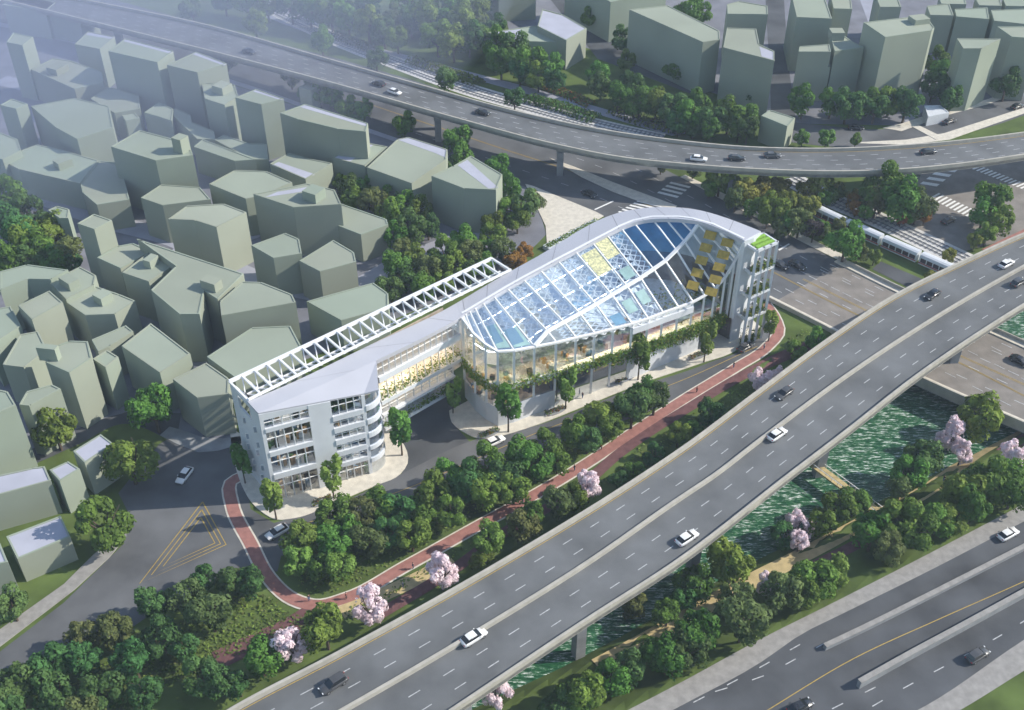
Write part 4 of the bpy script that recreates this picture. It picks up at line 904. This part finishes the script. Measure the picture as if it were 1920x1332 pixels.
grove('from left in the copse behind the roof pergola','trees behind the pergola',[(740,502,27),(733,540,25,'d'),(770,482,25),(800,505,25,'v'),(790,540,24),(835,472,27),(852,500,25),(868,452,25),(885,475,25,'v'),(906,500,22),(922,445,23),(942,470,22,'v'),(965,487,19,'o'),(914,470,20),(880,512,21,'d'),(828,530,20),(985,470,15,'o'),(760,520,24,'d')])
grove('from left around the street-corner house','trees round the street-corner house',[(950,358,27),(982,385,29,'d'),(955,392,26),(1000,380,18,'v'),(935,312,21),(925,417,20),(860,265,25),(866,300,22),(832,312,20,'d'),(826,345,16),(845,322,16,'d'),(970,410,22),(757,230,22)])
grove('from left along the far highway foot','trees at the foot of the far highway',[(425,112,15,'v'),(545,145,16,'v'),(578,170,17),(600,178,17),(622,183,18),(650,200,21),(680,205,19),(665,212,16,'d')])
grove('from left beside the far railway','trees beside the far railway',[(360,20,18,'d'),(478,45,20),(603,76,20),(705,106,20,'d'),(833,149,20,'d'),(965,186,17,'d')])
grove('from left in the woods north of the railway','trees of the woods north of the railway',[
 (420,5,22,'d'),(460,8,22),(500,14,24),(545,16,25,'d'),(580,26,25),(620,30,25),(652,40,25),(690,52,25),(720,66,23,'d'),(745,82,19),(760,22,25),(790,12,27,'d'),(802,42,25),(830,26,27),(860,16,27,'d'),(890,30,27),(870,48,25),(900,6,25,'d'),(820,76,27),(850,86,27),(880,80,25,'d'),(905,76,21),(935,96,25),(940,126,23),(965,106,25,'d'),(1000,126,29),(1030,136,25),(1040,156,21,'d'),(1010,152,21),(975,142,21,'d'),(640,10,24),(690,12,24,'d'),(735,40,20),(925,60,22,'d'),(770,50,20,'d')],-9)
grove('from left in the wood behind the far highway','trees of the wood behind the far highway',[
 (1120,138,20),(1127,158,21,'d'),(1160,176,23),(1180,162,23,'d'),(1200,192,25),(1230,196,23),(1260,206,25,'d'),(1290,216,25),(1312,197,23),(1340,222,25,'d'),(1367,216,25),(1395,226,25),(1402,242,20,'d'),(1330,242,18),(1272,232,18,'d'),(1217,178,18),(1385,245,16),(1300,238,16,'d'),(1265,128,18),(1170,70,20,'d'),(1177,114,16),(1410,176,18,'d'),(1108,33,17),(1290,16,24),(1318,22,18)])
grove('from left along the upper right street','street trees of the upper right street',[(1507,190,23),(1560,192,21),(1590,196,25,'d'),(1622,187,25),(1642,200,22,'d'),(1670,186,23),(1700,196,23,'d'),(1758,112,20),(1768,140,23),(1752,160,22,'d'),(1785,186,18,'d'),(1888,158,21,'d'),(1505,260,13,'l'),(1550,260,14,'l'),(1605,264,10)])
grove('from left in the railway park by the far highway','trees of the railway park',[
 (1240,307,15,'v'),(1350,337,24),(1400,360,23,'y'),(1432,352,22,'y'),(1452,392,25),(1412,386,19),(1482,376,19,'y'),(1500,417,23,'v'),(1526,432,18,'u'),(1475,420,18),(1536,346,22,'y'),(1515,352,18,'y'),(1555,368,13,'l'),(1660,350,36),(1695,375,34),(1645,376,24,'v'),(1722,388,24,'v'),(1860,376,28),(1872,410,25),(1845,402,22),(1587,452,31),(1597,378,12,'o'),(1690,410,11,'o'),(1460,350,20,'y'),(1380,372,20,'v'),(1520,385,18,'y'),(1545,372,14,'l'),(1605,366,14,'y'),(1570,352,13,'y'),(1625,395,14,'l'),(1605,392,11,'o'),(1300,320,12,'v'),(1330,352,15,'l'),(1440,405,18),(1462,430,16,'v'),(1540,425,14,'l'),(1575,425,13,'v'),(1610,470,16,'v'),(1640,482,12,'l'),(1735,405,13,'o'),(1700,402,14,'l'),(1850,440,16,'l'),(1830,450,13,'y'),(1745,522,12,'y'),(1780,480,11,'y'),(1620,385,11,'l'),(1575,362,11,'l'),(1380,352,16,'v'),(1550,440,14,'v')])
grove('from left on the river bank','trees on the river bank',[
 (1370,1056,37),(1305,1088,33),(1285,1118,22,'d'),(1252,1150,24),(1192,1140,22,'v'),(1395,1162,42,'v'),(1380,1122,30,'v'),(1312,1192,38),(1290,1215,33,'d'),(1252,1232,33),(1185,1252,30,'d'),(1228,1224,27),(1145,1270,30),(1080,1305,32),(1045,1325,28,'d'),(1100,1297,33),(1465,1112,33,'v'),(1530,1082,37),(1557,1070,30,'l'),(1510,1110,28),(1637,1000,31),(1680,982,37),(1665,1022,28,'v'),(1722,987,35),(1760,970,29),(1795,1000,0) if False else (1782,968,26),(1812,922,35),(1850,906,36),(1882,892,33),(1902,920,29),(1825,950,28),(1572,952,31),(1542,976,27),(1600,937,29),(1702,890,29),(1735,868,32,'d'),(1845,786,35),(1470,1002,24,'d'),(1690,915,20,'v')])
grove('from left on the river bank','cherry trees in blossom on the river bank',[(1497,985,28,'p'),(1500,1012,20,'p'),(1443,1096,25,'p'),(1785,818,28,'p'),(1805,848,21,'p'),(1903,853,24,'p'),(930,1297,28,'p')])
grove('from left in front of the white building','young street trees before the white building',[(510,930,42,'s'),(620,890,42,'s'),(750,805,46,'s'),(848,738,34,'s'),(953,765,42,'s'),(1062,726,38,'s'),(1200,670,38,'s'),(1325,640,34,'s'),(452,868,36,'s'),(1447,605,30,'s')])
# hedges by the far railway
def hedge(label,line,w_,h_,n,m,seed):
    pts=P(*smooth_line(line,30)); T=thing('hedge',label,'hedge',pts[15],0,'hedges beside the far railway')
    def f(r): i=r.randrange(29); q=pts[i].lerp(pts[i+1],r.random()); s=(abs(math.sin(i*1.7+seed))*.4+.75)*.8; a=r.uniform(0,math.pi); return q+Vector((math.cos(a)*w_*.5*s,math.cos(a)*w_*.4*s,math.sin(a)*h_*s*r.uniform(.8,1.05)))
    leafcloud('foliage',f,n,.42,m,T,seed)
hedge('long grey-green hedge, leftmost one beside the far railway',[(630,68),(665,82),(700,96)],4,2.2,900,[M_leaf[3],M_leaf[1]],1)
hedge('long grey-green hedge in the middle beside the far railway',[(770,115),(820,132),(900,160)],4.5,2.4,1300,[M_leaf[3],M_leaf[0]],2)
hedge('long grey-green hedge, rightmost one beside the far railway',[(990,188),(1050,205),(1120,228)],5,2.6,1400,[M_leaf[3],M_leaf[0]],3)
hedge('short flower hedge with yellow and rust bushes under the woods',[(1020,162),(1070,182),(1110,200)],4,1.8,800,[M_leaf[2],M_leaf[5],M_leaf[4]],4)
hedge('low mixed hedge of plum and yellow shrubs near the far highway',[(1150,208),(1200,228),(1290,250)],5,1.8,900,[M_leaf[3],M_leaf[2],M_leaf[7]],5)
# ground cover in the park strips
gc=MB(); rr=random.Random(21)
for k in range(9000):
    t=rr.random(); i=int(t*len(RP)*.0); 
    if k%3: x=rr.uniform(560,1520); y=np.interp(x,[560,640,900,1200,1450,1520],[1120,1105,975,795,672,640])+rr.uniform(-55,70)
    else: x=rr.uniform(60,560); y=np.interp(x,[60,250,420,560],[1320,1215,1120,1110])+rr.uniform(0,110)
    p=atg(x,y); dd_=abs(gz_arr(np.array([[p.x,p.y]]))[0])
    gc.mi=rr.randrange(3); gc.leaf(p+Vector((0,0,rr.uniform(.02,.35))),Vector((rr.gauss(0,.4),rr.gauss(0,.4),1)).normalized(),rr.uniform(.15,.4),rr)
RPw=np.array([atg(x,y)[:2] for x,y in smooth_line(RP,80)])
keep=[i for i in range(len(gc.f)) if True]
cen=np.array([gc.v[f[0]][:2] for f in gc.f]); dmin=np.abs(sdist(cen,RPw)); SRw=np.array([at(x,y)[:2] for x,y in smooth_line([(520,1045),(640,1005),(760,950),(900,885),(1050,830),(1200,778),(1300,735),(1430,662)],30)])
WKw=np.array([atg(x,y)[:2] for x,y in smooth_line([(700,1160),(860,1062),(930,1010),(1100,905),(1150,860),(1300,760),(1420,690),(1540,640)],40)])
ok=(dmin>2.4)&(sdist(cen,SRw)<-.6)&(np.abs(sdist(cen,WKw))>2); 
gc.f=[f for f,o in zip(gc.f,ok) if o]; gc.m=[m_ for m_,o in zip(gc.m,ok) if o]
o=gc.build('ground_cover',[M_leaf[0],M_leaf[5],M_leaf[3]]); o['kind']='stuff'
# planting beds on the pavement
for i,(x,y,l) in enumerate(((592,946,'low brown planting bed on the pavement before the left glazed bay'),(905,818,'low planting bed on the pavement at the rounded nose'),(1030,776,'low planting bed on the pavement before the plain white wall'),(1158,716,'low planting bed on the pavement before the shopfront'),(1298,672,'low planting bed with benches before the right white wall'))):
    p=at(x,y,.15); q=at(x+38,y-15,.15); T=thing('planting_bed',l,'planting bed',p); mb=MB(); d=(q-p).normalized(); c0=p.lerp(q,.3); L_=(q-p).length; nn=Vector((-d.y,d.x,0)); ring=[c0+d*L_*.55*math.cos(t/16*6.283)+nn*1.0*math.sin(t/16*6.283) for t in range(16)]; mb.prism(ring,.1,.34); mb.build('kerb',M_concd,T)
    leafcloud('plants',lambda r:c0+d*L_*.48*r.uniform(-1,1)+nn*r.uniform(-.7,.7)+Vector((0,0,.3+r.random()*.5)),260,.16,[M_leaf[3],M_leaf[4],M_leaf[0]],T,i)
# ================================================================ CARS
def carpaint(n,c): 
    m=mat(n,c,.25,.02,1,.5); m.node_tree.nodes['Principled BSDF'].inputs['Coat Weight'].default_value=.6; return m
Pw=carpaint('white_paint',(.80,.80,.79)); Pd=carpaint('black_paint',(.022,.023,.026)); Pg=carpaint('dark_grey_paint',(.07,.07,.072))
Gl=mat('car_glass',(.015,.018,.022),.08,.1,1,.7); Ty=mat('tyre',(.02,.02,.02),.9,.1,2); Rm=mat('rim',(.5,.5,.5),.35,.05,1,.5,.8); Hl=mat('headlight',(.75,.78,.8),.15,.05,1,.6); Tl=mat('tail_light',(.4,.02,.02),.2,.05,1,.6)
def loft(mb,secs):
    k=len(secs[0]); n=len(mb.v)
    for s in secs: mb.v+=[tuple(p) for p in s]
    for i in range(len(secs)-1):
        for j in range(k): j2=(j+1)%k; mb.f.append((n+i*k+j,n+i*k+j2,n+(i+1)*k+j2,n+(i+1)*k+j)); mb.m.append(mb.mi)
    mb.f.append(tuple(n+j for j in range(k))[::-1]); mb.m.append(mb.mi); mb.f.append(tuple(n+(len(secs)-1)*k+j for j in range(k))); mb.m.append(mb.mi)
def make_car(label,pm,group,suv=0):
    T=thing('car',label,'car',(0,0,0),0,group)
    def sec(x,w_,zb_,zt): return [Vector((x,y,z)) for y,z in ((-w_*.9,zb_),(w_*.9,zb_),(w_,zb_+.2),(w_,zt-.16),(w_*.9,zt),(-w_*.9,zt),(-w_,zt-.16),(-w_,zb_+.2))]
    mb=MB(); loft(mb,[sec(-2.28,.70,.42,.78),sec(-2.2,.82,.30,.90),sec(-1.75,.90,.22,.98),sec(-.9,.91,.22,1.0),sec(.6,.91,.22,.99),sec(1.2,.90,.22,.90),sec(1.9,.86,.24,.80),sec(2.22,.76,.32,.70),sec(2.32,.62,.42,.60)]); mb.build('body',pm,T,True)
    def cs_(x,w_,z0,w2,z1): return [Vector((x,y,z)) for y,z in ((-w_,z0),(w_,z0),(w2,z1),(-w2,z1))]
    top=1.47+suv*.22; rb_=-1.95-suv*.1
    mb=MB(); loft(mb,[cs_(rb_,.78,.93,.74,.97),cs_(-1.25-suv*.4,.82,.93,.64,top-.06),cs_(-.6,.83,.93,.66,top-.02),cs_(.25,.83,.93,.65,top-.05),cs_(1.15,.80,.88,.74,.93)]); mb.build('windows',Gl,T)
    mb=MB(); loft(mb,[cs_(-1.3-suv*.45,.64,top-.09,.60,top-.04),cs_(-.6,.68,top-.06,.62,top+.02),cs_(.3,.67,top-.09,.60,top-.03)]); mb.build('roof',pm,T,False)
    for x in (-1.38,1.38):
        for s in (-1,1):
            mb=MB(); n0=[Vector((x+.33*math.cos(t/14*6.283),s*.90,.33+.33*math.sin(t/14*6.283))) for t in range(14)]; n1=[v-Vector((0,s*.22,0)) for v in n0]; loft(mb,[n0,n1] if s<0 else [n1,n0]); wh=mb.build('wheel',Ty,T)
            mb=MB(); mb.face([Vector((x+.2*math.cos(t/10*6.283*-s),s*.905,.33+.2*math.sin(t/10*6.283*-s))) for t in range(10)]); mb.build('rim',Rm,wh)
    for s in (-1,1):
        mb=MB(); mb.box((2.2,s*.58,.66),(.16,.3,.13),s*-.25); mb.build('headlight',Hl,T); mb=MB(); mb.box((-2.24,s*.62,.78),(.12,.28,.14)); mb.build('tail_light',Tl,T)
        mb=MB(); mb.box((.75,s*.97,1.0),(.16,.16,.12)); mb.build('wing_mirror',pm,T)
    return T
CP={}
def car(col,px,py,dx,dy,label,z=.08,group='cars on the roads',fwd=1):
    p=at(px,py,z+.5) ; q=at(px+dx,py+dy,z+.5); rz=math.atan2(q.y-p.y,q.x-p.x)+(0 if fwd>0 else math.pi); loc=(p.x,p.y,z)
    if col not in CP: CP[col]=make_car(label,{'w':Pw,'d':Pd,'g':Pg,'s':Pg}[col],group,1 if col=='s' else 0); CP[col].location=loc; CP[col].rotation_euler=(0,0,rz)
    else: dup(CP[col],loc,rz,None,label,group)
GN='cars on the near elevated highway'; GF='cars on the far elevated highway'; GS='cars on the streets'
for c_,x,y,dx,dy,l,f in (('w',888,1195,40,-25,'white car near the median in the lower half of the near highway',1),('s',625,1283,40,-25,'dark car at the lower end of the near highway',-1),('w',1288,1009,40,-26,'white car on the outer lane by the river-side barrier',1),('w',1457,815,40,-27,'white car touching the median above the green river',1),('g',1470,738,40,-28,'dark car just below the pink tree at the highway edge',-1),('d',1748,553,40,-26,'black car passing the bridge shadow on the near highway',-1),('w',1887,495,40,-22,'white car beside the median near the right edge',1),('s',1910,530,40,-22,'dark car at the right edge of the near highway',1)):
    car(c_,x,y,dx,dy,l,10.02,GN,f)
for c_,x,y,dx,dy,l,f in (('d',467,97,40,11,'black car farthest left on the far highway',1),('d',710,157,40,13,'black car just ahead of the white one on the far highway',-1),('w',740,173,40,13,'white car beside a black car on the left part of the far highway',1),('d',905,211,40,10,'black car alone in the middle of the far highway',1),('w',1310,298,40,4,'white car close to the near barrier of the far highway',1),('d',1381,297,40,2,'black car right behind the white one on the far highway',1),('g',1448,292,40,0,'dark grey car in the bend of the far highway',1),('d',1740,285,40,-5,'black car above the highway pier at right',1)):
    car(c_,x,y,dx,dy,l,10.02,GF,f)
for c_,x,y,dx,dy,l,f in (('w',346,892,20,-26,'white car crossing the shaded lower left plaza',-1),('w',520,998,30,-17,'white car at the end of the service road by the red path',-1),('w',927,828,30,-14,'white car half hidden by trees before the rounded nose',1),('d',1105,364,40,16,'black car approaching the stop line on the avenue',1),('d',1605,240,40,2,'black car in the bend of the upper right street',1),('g',1780,228,40,-14,'dark grey car beside the white kiosk',1),('d',1907,200,40,-14,'black car at the right end of the upper right street',1),('w',1890,1002,40,-21,'white car on the riverside road',1),('s',1833,1229,40,-24,'dark car on the outer lanes of the riverside road',1),('d',1500,1326,40,-22,'black car cut by the bottom edge on the riverside road',1),('g',1778,414,30,-14,'dark grey car on the warm asphalt below the crosswalk',1),('d',1462,497,40,20,'black car leftmost on the avenue beside the planted frame',1),('d',1495,498,40,20,'black car second on the avenue beside the planted frame',1),('d',1912,677,40,20,'black car on the bridge at the right edge',1),('g',1398,651,34,-20,'dark grey car on the service road by the end fin',1)):
    car(c_,x,y,dx,dy,l,.09,GS,f)
# ================================================================ PEOPLE
def skinmesh(name,V,E_,Rd,m,par):
    me=bpy.data.meshes.new(name); me.from_pydata(V,E_,[]); o=bpy.data.objects.new(name,me); C.objects.link(o)
    md=o.modifiers.new('Skin','SKIN')
    for i,r_ in enumerate(Rd): me.skin_vertices[0].data[i].radius=(r_,r_)
    me.skin_vertices[0].data[0].use_root=True
    sb=o.modifiers.new('Sub','SUBSURF'); sb.levels=1; sb.render_levels=1
    dg=bpy.context.evaluated_depsgraph_get(); me2=bpy.data.meshes.new_from_object(o.evaluated_get(dg)); o.modifiers.clear(); o.data=me2; me2.name=name; bpy.data.meshes.remove(me)
    me2.materials.clear(); me2.materials.append(m); me2.shade_smooth(); o.parent=par; return o
skin=mat('skin',(.50,.32,.24),.6,.05,3); hairm=mat('hair',(.03,.022,.018),.7,.2,6)
def make_person(label,cs_,ct_,group):
    T=thing('person',label,'person',(0,0,0),0,group)
    V=[(0,0,.95),(0,0,1.15),(0,0,1.38),(0,.0,1.52),(.01,0,1.64),(0,0,1.72),
       (0,.17,1.40),(.03,.24,1.15),(.16,.25,.93),(.22,.25,.84),(0,-.17,1.40),(-.05,-.24,1.15),(-.02,-.25,.92),(.0,-.25,.83),
       (.0,.09,.9),(.10,.10,.50),(.03,.10,.08),(.16,.10,.04),(.0,-.09,.9),(.02,-.10,.5),(-.18,-.10,.12),(-.06,-.10,.05)]
    E_=[(0,1),(1,2),(2,3),(3,4),(4,5),(2,6),(6,7),(7,8),(8,9),(2,10),(10,11),(11,12),(12,13),(0,14),(14,15),(15,16),(16,17),(0,18),(18,19),(19,20),(20,21)]
    Rd=[.13,.12,.13,.055,.095,.07,.06,.045,.035,.03,.06,.045,.035,.03,.085,.06,.042,.035,.085,.06,.042,.035]
    skinmesh('body',V,E_,Rd,skin,T)
    skinmesh('shirt',[V[i] for i in (0,1,2,6,7,10,11)],[(0,1),(1,2),(2,3),(3,4),(2,5),(5,6)],[.15,.14,.15,.075,.062,.075,.062],cs_,T)
    skinmesh('trousers',[V[i] for i in (0,14,15,16,18,19,20)],[(0,1),(1,2),(2,3),(0,4),(4,5),(5,6)],[.15,.105,.078,.06,.105,.078,.06],ct_,T)
    skinmesh('hair',[(-.03,0,1.60),(-.015,0,1.70),(.02,0,1.745)],[(0,1),(1,2)],[.095,.10,.07],hairm,T); return T
cl=[mat('dark_cloth',(.03,.03,.04),.9,.2,5),mat('blue_cloth',(.07,.12,.25),.9,.2,5),mat('red_cloth',(.35,.06,.05),.9,.2,5),mat('pale_cloth',(.6,.58,.52),.9,.1,5)]
PPL=[('dark',0,1),('red',2,0),('pale',3,1)]; PR={}
for x,y,k,rz,l in ((1077,884,0,.6,'on the red path beside the middle pink tree'),(1127,845,1,.6,'on the red path above the middle pink tree'),(980,946,0,3.6,'on the red path where the highway trees begin'),(775,1068,0,.5,'on the red path near the left pink trees'),(650,1124,1,3.6,'on the red path above the second pink tree'),(756,1102,2,.5,'on the tan strip between two pink trees'),(580,1128,0,2.2,'at the turn of the red path'),(1375,691,0,.6,'on the red path right of the dark park trees'),(1306,737,1,.6,'on the red path in its narrow upper part'),(1432,656,2,.6,'on the red path before its end loop'),(1092,748,0,1,'on the pavement before the shopfront'),(1768,904,0,.6,'on the tan river path'),(1600,1001,2,.6,'on the shaded river path behind the trees')):
    nm,a,b=PPL[k]; p=atg(x,y); p.z+=.15; lab=f"person in {nm} top walking {l}"
    if k not in PR: PR[k]=make_person(lab,cl[a],cl[b],'people on the paths'); PR[k].location=p; PR[k].rotation_euler=(0,0,rz)
    else: dup(PR[k],p,rz,None,lab,'people on the paths')
# ================================================================ HAZE
hz_=MB(); hz_.prism([(-450,-60),(450,-60),(450,620),(-450,620)],-9,H+12,True)
o=st(hz_.build('haze',None or M_white),'stuff')
m=bpy.data.materials.new('haze_volume'); m.use_nodes=True; n=m.node_tree; n.nodes.remove(n.nodes['Principled BSDF'])
pv=n.nodes.new('ShaderNodeVolumePrincipled'); pv.inputs['Color'].default_value=(.66,.78,1.0,1); pv.inputs['Density'].default_value=.00020; pv.inputs['Anisotropy'].default_value=0.
n.links.new(pv.outputs[0],n.nodes['Material Output'].inputs['Volume']); o.data.materials.clear(); o.data.materials.append(m)

me=bpy.data.meshes.new('haze'); bm=bmesh.new(); bmesh.ops.create_icosphere(bm,subdivisions=4,radius=1); bm.to_mesh(me); bm.free()
ms=bpy.data.objects.new('haze',me); C.objects.link(ms); ms['kind']='stuff'; c0=at(40,60); ms.location=(c0.x-40,c0.y+25,18); ms.scale=(215,185,72)
m2=m.copy(); m2.name='mist_volume'; m2.node_tree.nodes['Principled Volume'].inputs['Density'].default_value=.0044; m2.node_tree.nodes['Principled Volume'].inputs['Color'].default_value=(.66,.74,1,1); me.materials.append(m2)
